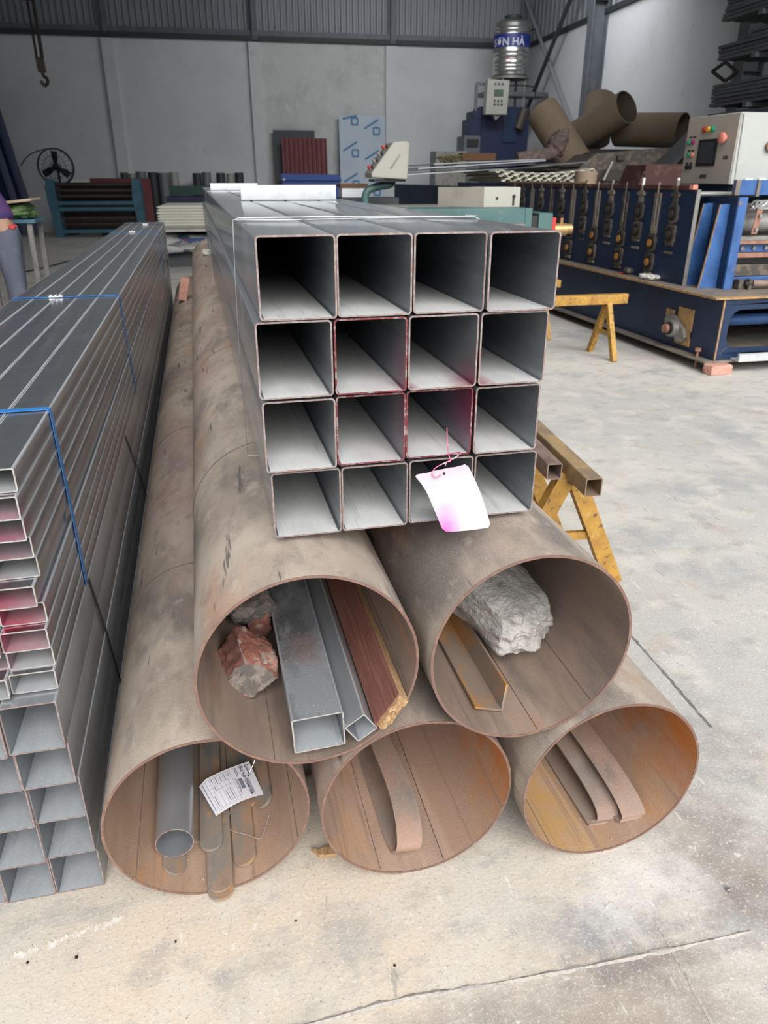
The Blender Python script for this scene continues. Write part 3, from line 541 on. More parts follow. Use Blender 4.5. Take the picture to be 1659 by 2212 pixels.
for y in (1.75, 4.2, 7.6):
    solo('timber_batten', MB().box((-.52, y, .5313), (.36, .05, .0022)), M['dunnage'], 'thin timber batten between the two halves of left bundle, %s' % ('near the open ends' if y < 2 else 'at mid length' if y < 5 else 'at far end'), 'timber', bevel=0)

# ================================================================== things lying inside the pipes
def flatbar(pts, w, th, tilt, label, mats=None, tip=True, group='rusty flat bars in the lower left pipe'):
    """straight flat bar with a rounded end, from tip pts[0] to pts[1]"""
    a, b = Vector(pts[0]), Vector(pts[1]); d = (b - a).normalized(); wv = Vector((math.cos(tilt), 0, math.sin(tilt))); wv = (wv - d * wv.dot(d)).normalized(); nn = wv.cross(d)
    if nn.z < 0: nn = -nn
    poly = [a + d * w / 2 + wv * (w / 2 * math.cos(q)) - d * (w / 2 * math.sin(q)) for q in [math.pi * i / 14 for i in range(15)]] + [b - wv * w / 2, b + wv * w / 2]
    m = MB(); m.prism([p - nn * th / 2 for p in poly], nn * th); return solo('flat_bar', m, mats or M['bar'], label, 'flat bar', group, 30, .0008)
def onb(k, ang, y, up=0.):
    x, _, z, _ = PIPES[k]; a = R(ang); r = RI - up; return (x + r * math.sin(a), y, z - r * math.cos(a))
flatbar([onb('BL', -27, 1.185, .005), onb('BL', -27, 2.3, .005)], .050, .006, R(-27), 'rusty flat bar whose rounded end shows just under the galvanised round tube')
flatbar([onb('BL', 2, 1.118, .0045), onb('BL', 2, 2.4, .0045)], .054, .006, R(2), 'lowest rusty flat bar, its rounded end sticking out over the pipe rim')
flatbar([onb('BL', 2, 1.132, .012), onb('BL', 2, 2.4, .012)], .053, .006, R(2), 'second rusty flat bar stacked on the one that sticks out over the rim')
flatbar([onb('BL', -3, 1.235, .020), onb('BL', 0, 2.4, .020)], .050, .007, R(0), 'short flat bar on top of the stack, its end just below the paper label')
flatbar([onb('BL', 19, 1.182, .007), onb('BL', 15, 2.4, .010)], .050, .008, R(17), 'flat bar with an orange rusty edge, right of the stacked bars')
flatbar([onb('BL', 37, 1.31, .0075), onb('BL', 35, 2.4, .0075)], .045, .008, R(36), 'thick flat bar lying farthest right in the lower left pipe, behind the paper label')
flatbar([onb('BL', 26, 1.34, .005), onb('BL', 25, 2.4, .005)], .04, .006, R(25), 'short flat bar hardly showing under the right corner of paper label')
flatbar([onb('BL', -12.5, 1.275, .005), onb('BL', -12.5, 2.4, .005)], .030, .006, R(-12), 'narrow dark flat bar between the round tube and stacked bars')
t = thing('round_tube', 'dull galvanised round tube lying in the lower left pipe', 'steel tube', (-.172, 1.226, .034))
m = MB(); c0 = Vector((-.171, 1.226, .0765)); c1 = Vector((-.176, 2.3, .0765)); m.hollow(c0, c1, .0405, .0382, 40); obj('tube_wall', m, M['galv'], t)
m = MB(); m.hollow(c0 + Vector((0, -.0006, 0)), c0, .0406, .0381, 40); obj('cut_edge', m, M['bare_edge'], t)
t = thing('black_bottle', 'black plastic bottle neck behind the paper label in the lower left pipe', 'bottle', (.01, 1.56, .07))
m = MB(); m.lathe((.0, 1.60, .085), [(.001, 0), (.016, .001), (.0175, .012), (.0175, .10), (.0165, .2)], 20, (0, 1, .02)); obj('body', m, M['black'], t)
m = MB(); m.hollow((.0, 1.592, .085), (.0, 1.604, .085), .0135, .008, 18); m.cyl((.0, 1.596, .085), (.0, 1.6, .085), .008, n=14); obj('neck_ring', m, M['black'], t)
# paper label with its print
Q = [Vector(p) for p in ((-.121, 1.408, .062), (.0005, 1.452, .063), (.0275, 1.343, .055), (-.0835, 1.300, .058))]     # far-left, far-right, near-right, near-left
def paper(s, tt, up=0.):
    """s: along the header edge (far to near), tt: away from the header edge"""
    p = Q[1].lerp(Q[2], s).lerp(Q[0].lerp(Q[3], s), tt); p.z += .010 * math.sin(math.pi * min(1, tt * 1.0)) * (.5 + .5 * s) + (-.012 * max(0, tt - .88) / .12 * (1 - s)) + up; return p
t = thing('paper_label', 'white printed paper label on the bars inside the lower left pipe', 'label', (-.045, 1.37, .05))
m = MB(); n = 14; vs = [paper(i / n, j / n) for i in range(n + 1) for j in range(n + 1)]; fs = [(i * (n + 1) + j, i * (n + 1) + j + 1, (i + 1) * (n + 1) + j + 1, (i + 1) * (n + 1) + j) for i in range(n) for j in range(n)]
m.add(vs, fs); m.add([p - Vector((0, 0, .0004)) for p in vs], [f[::-1] for f in fs]); sheet = obj('paper_sheet', m, M['paper'], t)
UPP = .0007
def on_label(x0, t0): return lambda x, y: paper(x0 + x, t0 - y, UPP)
obj('heading_print', text_mb('ỐNG THÉP TÔN MẠ KẼM', .076, on_label(.05, .235)), M['ink'], t, 0)
obj('maker_print', text_mb('HÒA PHÁT', .05, on_label(.155, .115)), M['ink'], t, 0)
m = MB()
for a, b in ((.05, .125), (.095, .125), (.072, .075)): m.add([paper(a, b, UPP), paper(a + .04, b, UPP), paper(a + .02, b - .045, UPP)], [(0, 1, 2)])
obj('logo_mark', m, M['ink'], t, 0)
m = MB()
def bar(s0, s1, t0, t1):
    k = 5
    m.add([paper(s0 + (s1 - s0) * i / k, q, UPP) for q in (t0, t1) for i in range(k + 1)], [(i, i + 1, k + 2 + i, k + 1 + i) for i in range(k)])
s0 = .40
for i in range(26):
    wd = rnd.choice((.004, .006, .009)); bar(s0, s0 + wd, .27, .345); s0 += wd + rnd.choice((.004, .006))
    if s0 > .70: break
obj('barcode', m, M['ink'], t, 0)
m = MB()
for tt in (.43, .51, .59, .67, .75, .83, .90): bar(.06, .93, tt, tt + .004)
for s_ in (.06, .44, .93): 
    k = 6; m.add([paper(s_ + d, .43 + .47 * i / k, UPP) for d in (0, .005) for i in range(k + 1)], [(i, i + 1, k + 2 + i, k + 1 + i) for i in range(k)])
for tt, a, b in ((.145, .45, .9), (.165, .45, .9), (.185, .45, .85), (.30, .06, .3), (.325, .06, .33), (.36, .4, .72), (.385, .36, .8), (.465, .08, .25), (.545, .08, .3), (.625, .08, .28), (.705, .08, .3), (.785, .08, .2), (.95, .05, .9), (.545, .52, .86), (.625, .56, .86), (.785, .3, .45), (.86, .55, .85)): bar(a, b, tt, tt + .014)
obj('form_print', m, M['inkgrey'], t, 0)
obj('eyelet', MB().cyl(paper(.40, .13, -.001), paper(.40, .13, .0015), .0022, n=10), M['black'], t)
m = MB(); m.tube(smooth_pts([paper(.40, .13, .002), paper(.36, .08, .008), paper(.30, -.02, .022), paper(.27, -.06, .03)], 5), .0009, 6)
m.tube(smooth_pts([paper(.9, .6, -.004), (-.06, 1.275, .045), (-.015, 1.245, .04), (.005, 1.235, .036), (.016, 1.24, .04), (.034, 1.27, .062)], 5), .0008, 6); obj('tie_wire', m, M['wire'], t)
# rust flakes: crumbs nobody could count
m = MB()
for _ in range(120):
    k = rnd.choice(('BL', 'BL', 'BR', 'BM', 'TL')); a = rnd.gauss({'BL': -8, 'BR': 8, 'BM': 8, 'TL': 2}[k], 9); y = PIPES[k][1] + abs(rnd.gauss(.02, .10)) + .01; p = Vector(onb(k, a, y, .0006)); s_ = rnd.uniform(.0006, .0026)
    m.add([p + Vector((rnd.uniform(-1, 1) * s_, rnd.uniform(-1, 1) * s_, rnd.uniform(0, .6) * s_)) for _ in range(4)], [(0, 1, 2), (0, 2, 3), (0, 3, 1), (1, 3, 2)])
o = solo('rust_flakes', m, M['dust'], 'pale rust crumbs scattered in the mouths of the big pipes', 'rust crumbs'); o['kind'] = 'stuff'

# bent strips
def ustrip(pts, wv, label, th=.006, k=6, split=None):
    sp = smooth_pts(pts, k); t = thing('bent_strip', label, 'steel strip', tuple(sp[0]), 'bent strips in the lower pipes')
    if isinstance(wv, list): W = [wv[min(i // k, len(wv) - 1)] .lerp(wv[min(i // k + 1, len(wv) - 1)], (i % k) / k) for i in range(len(sp))]
    else: W = wv
    m = MB(); m.sweep(sp, W, th); obj('strip', m, M['strip'], t, 50)
    return t
ustrip([(.302, 2.3, .082), (.322, 1.55, .080), (.336, 1.30, .078), (.336, 1.20, .066), (.330, 1.150, .042), (.322, 1.142, .022), (.312, 1.160, .0125), (.305, 1.25, .0115), (.300, 1.6, .0115), (.298, 2.3, .0115)],
       [Vector((.050, 0, 0)), Vector((.052, -.003, 0)), Vector((.056, -.006, 0)), Vector((.057, -.006, 0)), Vector((.056, -.006, 0)), Vector((.054, -.004, 0)), Vector((.052, 0, 0)), Vector((.05, 0, 0)), Vector((.05, 0, 0)), Vector((.05, 0, 0))], 'single flat strip bent back on itself inside the middle lower pipe')
wv = Vector((.053, -.008, .010))
ustrip([(.800, 2.2, .106), (.826, 1.40, .100), (.834, 1.24, .092), (.842, 1.15, .074), (.848, 1.106, .050), (.846, 1.098, .038), (.838, 1.112, .0285), (.828, 1.25, .025), (.82, 2.2, .024)], wv, 'outer of two nested bent strips in the outermost lower pipe')
ustrip([(.775, 2.2, .070), (.788, 1.40, .068), (.796, 1.24, .060), (.801, 1.155, .043), (.800, 1.126, .027), (.793, 1.122, .0175), (.782, 1.138, .0115), (.774, 1.22, .0105), (.770, 2.2, .0105)], Vector((.050, -.005, .003)), 'inner of two nested bent strips in the outermost lower pipe')
# in the upper left pipe
o = rect_tube('rectangular_tube', .0985, .0785, .0022, .004, 1.3, M['galv_dirty'], M['bright_edge'], 'rectangular galvanised tube lying in the upper pipe beside the plank', 'steel tube', None, (.1345, 1.105, .4185), seam=.035, rot=.036)
o = rect_tube('small_square_tube', .046, .046, .0018, .003, 1.3, M['galv'], M['bright_edge'], 'small square tube lying on its corner in the upper pipe, between rectangular tube and plank', 'steel tube', None, (.2145, 1.096, .4215), seam=False, rot=.60)
t = thing('wood_plank', 'red-brown veneered plank with a broken pale end in the upper pipe', 'plank', (.27, 1.085, .4))
c, s_ = math.cos(-.6258), math.sin(-.6258); iv = Vector((c, 0, s_)); jv = Vector((-s_, 0, c)); o0 = Vector((.2715, 1.083, .4560)); m = MB()
def pk(i, j, y): return o0 + iv * i + jv * j + Vector((0, y, 0))
rg = []
for i in (-.0112, -.0092): rg.append([pk(i, j, .004 + .004 * noise.noise(Vector((j * 90, 3, 1)))) for j in [-.039 + .078 * q / 8 for q in range(9)]] + [pk(i, j, 1.4) for j in (.039, -.039)])
m.loft(rg, True); obj('veneer_face', m, M['wood_face'], t, 30)
m = MB(); rg = []
for i in [-.0092 + .0194 * q / 5 for q in range(6)]: rg.append([pk(i + .0012 * noise.noise(Vector((j * 60, i * 300, 5))), j + (.003 * noise.noise(Vector((i * 200, j * 50, 9)))), .010 * noise.noise(Vector((j * 70, i * 260, 2))) - .002) for j in [-.0385 + .077 * q / 10 for q in range(11)]] + [pk(i, j, 1.4) for j in (.0385, -.0385)])
m.loft(rg, True); obj('core', m, M['wood_raw'], t, 30)
t = thing('brick_chunk', 'nearer broken red brick chunk with grey broken face in the upper pipe', 'brick', (.012, 1.33, .40))
m = rough_hull([(-.001, 1.40, .496), (-.045, 1.37, .454), (-.0455, 1.30, .420), (.020, 1.264, .396), (-.012, 1.276, .409), (.078, 1.287, .418), (.079, 1.32, .447), (.060, 1.385, .464), (.010, 1.30, .460), (.045, 1.30, .452), (-.03, 1.42, .425), (.03, 1.42, .388), (.068, 1.40, .42)], .0042, 4, 48, 3, 3)
fn = Vector((0, -.86, -.02)).normalized()
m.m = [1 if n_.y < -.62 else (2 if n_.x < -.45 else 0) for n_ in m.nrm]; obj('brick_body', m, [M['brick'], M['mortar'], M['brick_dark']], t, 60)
m = MB()
for dx, w in ((.012, .010), (.032, .012), (.050, .008)): m.sweep(smooth_pts([(dx + .004, 1.303, .459 - dx * .12), (dx - .004, 1.345, .474 - dx * .28), (dx - .008, 1.385, .487 - dx * .42)], 6), (w, .002, -.003), .006)
obj('mortar_ridge', m, M['mortar_pale'], t, 60)
t = thing('brick_chunk', 'farther broken brick chunk capped with grey mortar in the upper pipe', 'brick', (.05, 1.53, .38))
m = rough_hull([(.026, 1.50, .440), (.080, 1.50, .445), (.080, 1.50, .405), (.030, 1.49, .392), (.062, 1.49, .380), (.026, 1.60, .45), (.080, 1.60, .45), (.078, 1.6, .40), (.03, 1.6, .38)], .004, 4, 48, 8, 3); obj('brick_body', m, M['brick'], t, 60)
m = rough_lump((.036, 1.55, .462), (.105, .12, .046), (R(8), R(-4), R(10)), 4, .15, 3.0, .75, 11); obj('mortar_cap', m, M['mortar'], t, 60)
for k, (a, y, s_) in enumerate(((-8, 1.33, .006), (-9, 1.30, .004), (-14, 1.42, .008), (-10, 1.145, .004))):
    solo('brick_crumb', rough_lump(onb('TL', a, y, s_ * .4), (s_, s_, s_), (0, 0, 0), 2, .2, 2, .5, k), M['brick'], 'brick crumb in the upper pipe, %s' % ('beside the near chunk', 'just in front of the near chunk', 'behind the near chunk', 'at the pipe mouth left of rectangular tube')[k], 'crumb', 'brick crumbs in the upper pipe')
# in the upper right pipe
m = rough_lump((.600, 1.465, .4685), (.205, .42, .150), (R(6), R(2), R(13)), 6, .12, 2.0, .48, 21)
for i, v in enumerate(m.v):                      # the far end is thicker and the near end tapers to a blunt nose
    q = (v.y - 1.25) / .42; k = .80 + .28 * max(0, min(1, q)); c = Vector((.590, v.y, .452)); m.v[i] = c + (v - c) * k
solo('concrete_lump', m, M['rock'], 'large grey lump of broken concrete in the upper right pipe', 'concrete', None, 60)
A_, V_, T_ = Vector((.461, 0, .3835)), Vector((.524, 0, .3655)), Vector((.541, 0, .4135)); m = MB(); pr = [A_, V_, T_, T_ - Vector((.0052, 0, -.001)), V_ + Vector((-.0045, 0, .0062)), A_ + Vector((.0012, 0, .0055))]
m.loft([[p + Vector((0, 1.142 + d, 0)) for p, d in zip(pr, (0.0, 0.0, .022, .022, .0, .0))], [p + Vector((-.0, 1.9, 0)) for p in pr]], True); solo('angle_bar', m, M['angle'], 'rusty angle bar lying beside the concrete lump', 'steel bar', None, 20)

# ================================================================== loose bits on the floor
m = MB(); m.prism([(.118, 1.205, .001), (.132, 1.183, .001), (.165, 1.178, .001), (.205, 1.185, .001), (.175, 1.197, .001), (.15, 1.203, .001), (.135, 1.198, .001)], (0, 0, .009)); solo('wood_splinter', m, M['wood_raw'], 'splintered wood scrap on floor between the left and middle lower pipes', 'splinter')
solo('thin_stick', MB().beam((.10, 1.40, .006), (.19, 1.46, .006), .010, .010), M['dunnage'], 'grey stick on the floor in the dark gap between two lower pipes', 'stick')
for k, (x, y, s_, mt, lab) in enumerate(((-.36, 1.062, .006, 'black', 'dark pebble left of the white paint smear'), (-.45, 1.073, .005, 'black', 'dark pebble near the left edge of floor'), (-.174, 1.052, .004, 'black', 'dark pebble in front of the lower left pipe'), (.063, 1.042, .004, 'black', 'dark pebble in front of the middle lower pipe'), (.692, .926, .005, 'glove', 'pale pebble near the brown stain'), (.962, .902, .010, 'steel', 'shiny nut on the floor at the right edge'), (.235, .905, .005, 'black', 'dark pebble above the cement joint'), (.51, .60, .012, 'brickpale', 'pink brick crumb at the bottom edge'))):
    solo('pebble', rough_lump((x, y, s_ * .35), (s_, s_ * .9, s_ * .8), (0, 0, k), 3, .2, 2, .4, k), M[mt], lab, 'pebble', 'small debris on the floor', 60)

# ================================================================== yellow trestles
def trestle(name, c, L, hz, sp, label, mats, ang=0., bw=.055, ly=.18, legw=.045):
    """beam along local x, an A-frame of two legs at each end, one brace per A-frame"""
    t = thing(name, label, 'trestle', c, 'yellow steel trestles'); rot = Matrix.Rotation(ang, 4, 'Z'); C = Vector(c); P = lambda x, y, z: C + rot @ Vector((x, y, z))
    m = MB(); o_ = rr(bw, bw * 1.1, .004); i_ = rr(bw - .007, bw * 1.1 - .007, .002); x0, x1 = -L / 2, L / 2
    m.loft([[P(x, q[0], hz - bw * .55 + q[1]) for q in lp] for x, lp in ((x0, o_), (x1, o_), (x1, i_), (x0, i_))], close=True); obj('top_beam', m, M[mats[0]], t, 30)
    for sx in (-1, 1):
        for sy in (-1, 1):
            m = MB(); m.beam(P(sx * (L / 2 - ly), sy * .012, hz - bw * 1.05), P(sx * (L / 2 - ly), sy * sp, 0), legw, legw * .8, rot @ Vector((1, 0, 0))); obj('leg', m, M[mats[1]], t, 30)
        m = MB(); m.beam(P(sx * (L / 2 - ly), -sp * .62, hz * .40), P(sx * (L / 2 - ly), sp * .62, hz * .40), .02, .03); obj('brace', m, M[mats[1]], t, 30)
    return t
trestle('trestle', (1.217, 2.557, 0), 1.15, .5, .21, 'near yellow trestle with rusty hollow beam beside the raised bundle', ('yellow_worn', 'yellow'), R(84.4), .056, .20, .06)
trestle('trestle', (1.155, 2.735, 0), 1.2, .5, .21, 'near trestle with dull brown hollow beam, tucked between raised bundle and the rusty-beamed one', ('brown_tube', 'yellow'), R(84.4), .052, .42, .06)
trestle('trestle', (2.86, 5.65, 0), 1.04, .51, .21, 'middle-distance yellow trestle in front of the blue machine', ('yellow', 'yellow'), 0, .07, .16, .05)
trestle('trestle', (2.72, 6.6, 0), 1.04, .51, .21, 'farther yellow trestle just showing behind the middle-distance one', ('yellow', 'yellow'), 0, .06, .16, .045)

# ================================================================== blue roll-forming machine
t = thing('roll_forming_machine', 'long blue roll-forming machine with rows of greasy bearing blocks', 'machine', (4.4, 8, .07)); YF, YB = 4.93, 15.4
m = MB(); m.box2((3.69, YF, .072), (5.45, YB, .088)); obj('bottom_flange', m, M['flange'], t, bevel=.002)
m = MB(); m.box2((3.70, YF + .05, .548), (5.45, YB, .564)); obj('top_flange', m, M['flange'], t, bevel=.002)
m = MB(); m.box2((3.695, YF + .02, .547), (3.705, YB, .565)); m.box2((3.69, YF - .002, .548), (4.3, YF + .052, .563)); m.beam((3.784, YF + .018, .088), (3.784, YF + .018, .55), .012, .012); obj('worn_edge', m, M['rust_edge'], t)
m = MB(); m.box2((3.775, YF + .02, .088), (3.79, YB, .548)); obj('side_web', m, M['blue'], t)
# front plate with its rounded opening
m = MB(); x0, x1, z0, z1 = 3.79, 5.43, .088, .548; a0, a1, b0, b1 = 3.865, 5.35, .175, .465
outer = [(x0, z0), (x1, z0), (x1, z1), (x0, z1)]; inn = [(p[0] + (a0 + a1) / 2, p[1] + (b0 + b1) / 2) for p in rr(a1 - a0, b1 - b0, .09, 5)]
n = len(inn); ang = [math.atan2(p[1] - .32, (p[0] - 4.6) * .3) for p in inn]
def edge_pt(p):
    dx, dz = p[0] - (x0 + x1) / 2, p[1] - (z0 + z1) / 2; k = min((x1 - x0) / 2 / max(abs(dx), 1e-6), (z1 - z0) / 2 / max(abs(dz), 1e-6)); return ((x0 + x1) / 2 + dx * k, (z0 + z1) / 2 + dz * k)
out = [edge_pt(p) for p in inn]; loops = [[(p[0], y, p[1]) for p in lp] for y, lp in ((YF + .03, out), (YF + .03, inn), (YF + .045, inn), (YF + .045, out))]
m.loft([[Vector(p) for p in lp] for lp in loops], close=True)
for cx, cz in ((x0, z0), (x1, z0), (x1, z1), (x0, z1)):
    j = min(range(n), key=lambda i: (out[i][0] - cx) ** 2 + (out[i][1] - cz) ** 2); q = out[j]; k = out[(j + 1) % n]; l = out[j - 1]
    m.add([(cx, YF + .03, cz)] + [(p[0], YF + .03, p[1]) for p in (l, q, k)], [(0, 1, 2), (0, 2, 3)])
obj('front_plate', m, M['blue'], t, 20)
m = MB(); m.box2((5.43, YF + .03, .088), (5.445, YB, .548)); m.box2((3.80, 6.6, .09), (5.43, 6.62, .54)); obj('inner_web', m, M['blue'], t)
obj('inner_beam', MB().cyl((3.80, 5.35, .315), (5.42, 5.35, .315), .045, n=18), M['blue_bright'], t)
# bearing at the foot
m = MB(); m.box2((3.768, 5.27, .20), (3.775, 5.62, .25)); m.box2((3.766, 5.27, .13), (3.775, 5.47, .42)); m.box2((3.766, 5.53, .18), (3.775, 5.64, .38)); f = obj('bearing_plate', m, M['rust_edge'], t)
m = MB(); m.prism([(3.765, 5.30, .20), (3.765, 5.33, .16), (3.765, 5.40, .15), (3.765, 5.58, .26), (3.765, 5.61, .30), (3.765, 5.57, .345), (3.765, 5.48, .35), (3.765, 5.33, .26)], (-.03, 0, 0)); m.cyl((3.74, 5.455, .25), (3.69, 5.455, .25), .075, .068); f = obj('flange_bearing', m, M['steel_dull'], t, bevel=.004)
m = MB(); m.cyl((3.69, 5.455, .25), (3.675, 5.455, .25), .05); obj('bearing_bore', m, M['black'], t); obj('shaft_end', MB().cyl((3.69, 5.455, .25), (3.645, 5.455, .25), .036), M['rust'], t)
m = MB(); m.cyl((3.735, 5.095, .0), (3.735, 5.095, .13), .010, n=10); m.cyl((3.735, 5.095, .135), (3.735, 5.095, .158), .024, n=6); obj('levelling_bolt', m, M['rust'], t)
m = MB(); m.box2((3.85, 5.60, .564), (3.88, 9.5, 1.29)); obj('bearing_side_plate', m, M['blue'], t)
obj('far_side_plate', MB().box2((3.85, 9.52, .564), (3.88, YB, 1.26)), M['blue'], t); obj('rear_side_plate', MB().box2((5.15, 5.8, .564), (5.18, YB, 1.29)), M['blue'], t)
obj('plate_edge', MB().box2((3.848, 5.593, .564), (3.882, 5.60, 1.29)), M['steel_dull'], t)
m = MB(); m.box2((3.838, 5.64, 1.285), (3.885, 9.5, 1.318)); obj('red_rail', m, M['redbrown'], t); m = MB(); m.box2((3.83, 7.4, 1.318), (3.9, 9.8, 1.334)); obj('top_strip', m, M['yellow_worn'], t)
hp = None; lp_ = None
for i in range(26):
    y = 5.86 + .262 * i; hi = i % 2 == 0
    zc = (1.105, .945) if hi else (.858, .700)
    for q, z in enumerate(zc):
        if i < 14:
            m = MB(); m.prism([(3.852, y + a, z + b) for a, b in rr(.125, .155, .05 if q == 0 else .03, 3)], (-.022, 0, 0)); h = obj('bearing_block', m, M['bearing'], t, 30)
            m = MB(); m.hollow((3.832, y, z), (3.818, y, z), .055, .032, 18); obj('bearing_ring', m, M['bearing_dark'], h)
            m = MB(); m.cyl((3.834, y, z), (3.812, y, z), .031, n=14); obj('shaft_end', m, M['orange' if not hi else 'shaft_dark'], h)
        else:
            m = MB(); m.prism([(3.852, y + a, z + b) for a, b in rr(.12, .15, .04, 2)], (-.025, 0, 0)); obj('bearing_block', m, M['bearing'], t, 30)
    if i < 14:
        m = MB(); zt = zc[0] + .075
        if hi:
            m.box2((3.833, y - .03, zt), (3.852, y + .03, 1.275)); m.box2((3.826, y - .05, 1.235), (3.852, y + .05, 1.262)); m.cyl((3.842, y, 1.24), (3.842, y, 1.355), .012, n=8); m.box2((3.835, y - .05, .855), (3.852, y + .05, .872)); m.box2((3.836, y - .055, .79), (3.852, y + .055, .81))
        else:
            m.box2((3.836, y - .042, zt), (3.852, y - .022, 1.26)); m.box2((3.836, y + .022, zt), (3.852, y + .042, 1.26)); m.cyl((3.838, y, zt), (3.838, y, 1.34), .009, n=8); m.box2((3.830, y - .028, zt + .02), (3.852, y + .028, zt + .07)); m.box2((3.834, y - .05, .595), (3.852, y + .05, .62))
        obj('adjusting_screw', m, M['flange' if i % 3 else 'bearing'], t)
for y in (5.86, 6.38):
    obj('rail_bolt', MB().cyl((3.842, y, 1.31), (3.842, y, 1.375), .012, n=8), M['glove'], t)
obj('red_cap', MB().box2((3.83, 5.63, 1.29), (3.87, 5.68, 1.325)), M['estop'], t)
m = MB()
for z in (.70, .86, .95, 1.1):
    for k in range(3): m.cyl((3.88, 5.86 + .262 * 2 * k + (0 if z > .9 else .262), z), (5.15, 5.86 + .262 * 2 * k + (0 if z > .9 else .262), z), .03, n=10); m.cyl((4.2, 5.86 + .262 * 2 * k + (0 if z > .9 else .262), z), (4.9, 5.86 + .262 * 2 * k + (0 if z > .9 else .262), z), .068, n=16)
obj('forming_rollers', m, M['steel_dull'], t)
obj('tie_bar', MB().cyl((3.86, 5.70, 1.255), (4.5, 5.70, 1.255), .022, n=12), M['steel'], t)
# the shear gate at the near end
g = thing('shear_gate', 'bright blue gusseted shear at the near end of the blue machine', 'machine', (4.1, 5.4, .565))
m = MB(); m.box2((4.035, 5.335, .565), (4.055, 5.98, 1.24)); obj('side_plate', m, M['blue'], g)
m = MB(); m.box2((4.03, 5.315, .565), (4.105, 5.335, 1.24)); obj('front_edge', m, M['blue_bright'], g)
for y, xb in ((5.63, 3.865), (5.42, 3.875)):
    m = MB(); m.prism([(4.035, y, .565), (xb, y, .565), (xb + .01, y, .60), (3.955, y, 1.185), (4.0, y, 1.19), (4.035, y, 1.19)], (0, .014, 0)); w_ = obj('gusset', m, M['blue_bright'], g, 20)
    m = MB(); m.sweep([(xb - .002, y + .007, .565), (xb + .008, y + .007, .60), (3.953, y + .007, 1.187)], (0, .015, 0), .004); obj('bare_edge', m, M['rust_edge'], w_)
for nm, z0, z1, ya, yb, mt in (('top_plate', 1.25, 1.36, 5.5, 5.52, 'blue_bright'), ('upper_roller_bed', 1.0, 1.19, 5.56, 5.6, 'shaft_dark'), ('pressure_bar', .925, .955, 5.33, 5.5, 'steel_dull'), ('pressure_lip', .90, .925, 5.33, 5.5, 'rust'), ('bolted_bar', .835, .90, 5.38, 5.42, 'blue_bright'), ('blade', .795, .832, 5.36, 5.40, 'rust'), ('blade_gap', .74, .795, 5.44, 5.46, 'bearing_dark'), ('lower_blade', .655, .742, 5.37, 5.42, 'bearing'), ('lower_bar', .625, .652, 5.34, 5.42, 'blue_bright')):
    obj(nm, MB().box2((4.11, ya, z0), (5.3, yb, z1)), M[mt], g, bevel=.003)
m = MB(); m.box2((4.11, 5.49, 1.25), (4.15, 5.53, 1.36)); m.box2((4.30, 5.485, 1.24), (4.325, 5.53, 1.36)); obj('plate_lug', m, M['flange'], g)
for k in range(8): obj('bolt', MB().cyl((4.17 + .11 * k, 5.38, .867), (4.17 + .11 * k, 5.362, .867), .015, n=6), M['steel_dull'], g)
obj('feed_roller', MB().cyl((4.12, 5.46, 1.05), (5.3, 5.46, 1.05), .07, n=20), M['steel_dull'], g)
m = MB()
for k in range(26): m.tube([(4.19 + .045 * math.cos(q + k) + .004 * k, 5.32 + .02 * math.sin(k * 2.1), 1.185 + .03 * math.sin(q + k * 1.7)) for q in [i * .8 for i in range(8)]], .006, 5, True)
obj('chain_heap', m, M['steel'], g)
m = MB(); m.prism([(4.195, 5.30, 1.15), (4.245, 5.30, 1.15), (4.222, 5.29, .975), (4.17, 5.29, .975)], (0, .012, 0)); obj('link_arm', m, M['rust'], g, bevel=.004); m = MB(); m.cyl((4.197, 5.293, 1.01), (4.197, 5.27, 1.01), .012, n=10); m.cyl((4.214, 5.30, 1.11), (4.214, 5.275, 1.11), .012, n=10); obj('link_pin', m, M['steel'], g)
obj('exit_roller', MB().cyl((4.24, 5.26, .61), (5.3, 5.26, .61), .027, n=14), M['brown_tube'], g); m = MB(); m.box2((4.20, 5.24, .565), (4.225, 5.29, .645)); m.box2((4.13, 5.27, .565), (4.17, 5.33, .64)); obj('roller_bracket', m, M['bearing'], g); obj('roller_end', MB().cyl((4.235, 5.26, .61), (4.17, 5.26, .61), .022, n=10), M['bearing_dark'], g)
# things round the machine
solo('support_brick', rough_lump((3.79, 4.90, .036), (.20, .105, .074), (0, 0, R(6)), 4, .05, 3, .93, 2), M['brickpale'], 'pink brick under the near corner of the blue machine', 'brick', None, 60)
m = MB(); o_ = [(0, 0), (0, .055), (.02, .06), (.02, .012), (.11, .012), (.11, .055), (.125, .06), (.125, 0)]
m.loft([[Vector((x, 4.86 + q[0], .0885 + q[1])) for q in o_] for x in (3.935, 5.2)], True); solo('zinc_channel', m, M['white_galv'], 'bright zinc channel lying on the bottom flange of the blue machine', 'steel channel')
solo('work_rag', rough_lump((3.80, 6.02, .588), (.10, .20, .045), (0, 0, R(10)), 4, .3, 2.5, .3, 9), M['glove'], 'crumpled white rag on the top flange of the blue machine', 'rag', None, 60)
solo('red_scrap', MB().beam((3.79, 6.50, .571), (3.83, 6.44, .571), .03, .012), M['red_sign'], 'small red scrap on the top flange of the blue machine', 'scrap')
solo('cap_ball', rough_lump((3.82, 6.40, .597), (.09, .09, .062), (0, 0, 0), 3, .1, 2, .2, 4), M['bearing'], 'dark rounded cap beside the red scrap on the machine flange', 'cap', None, 60)
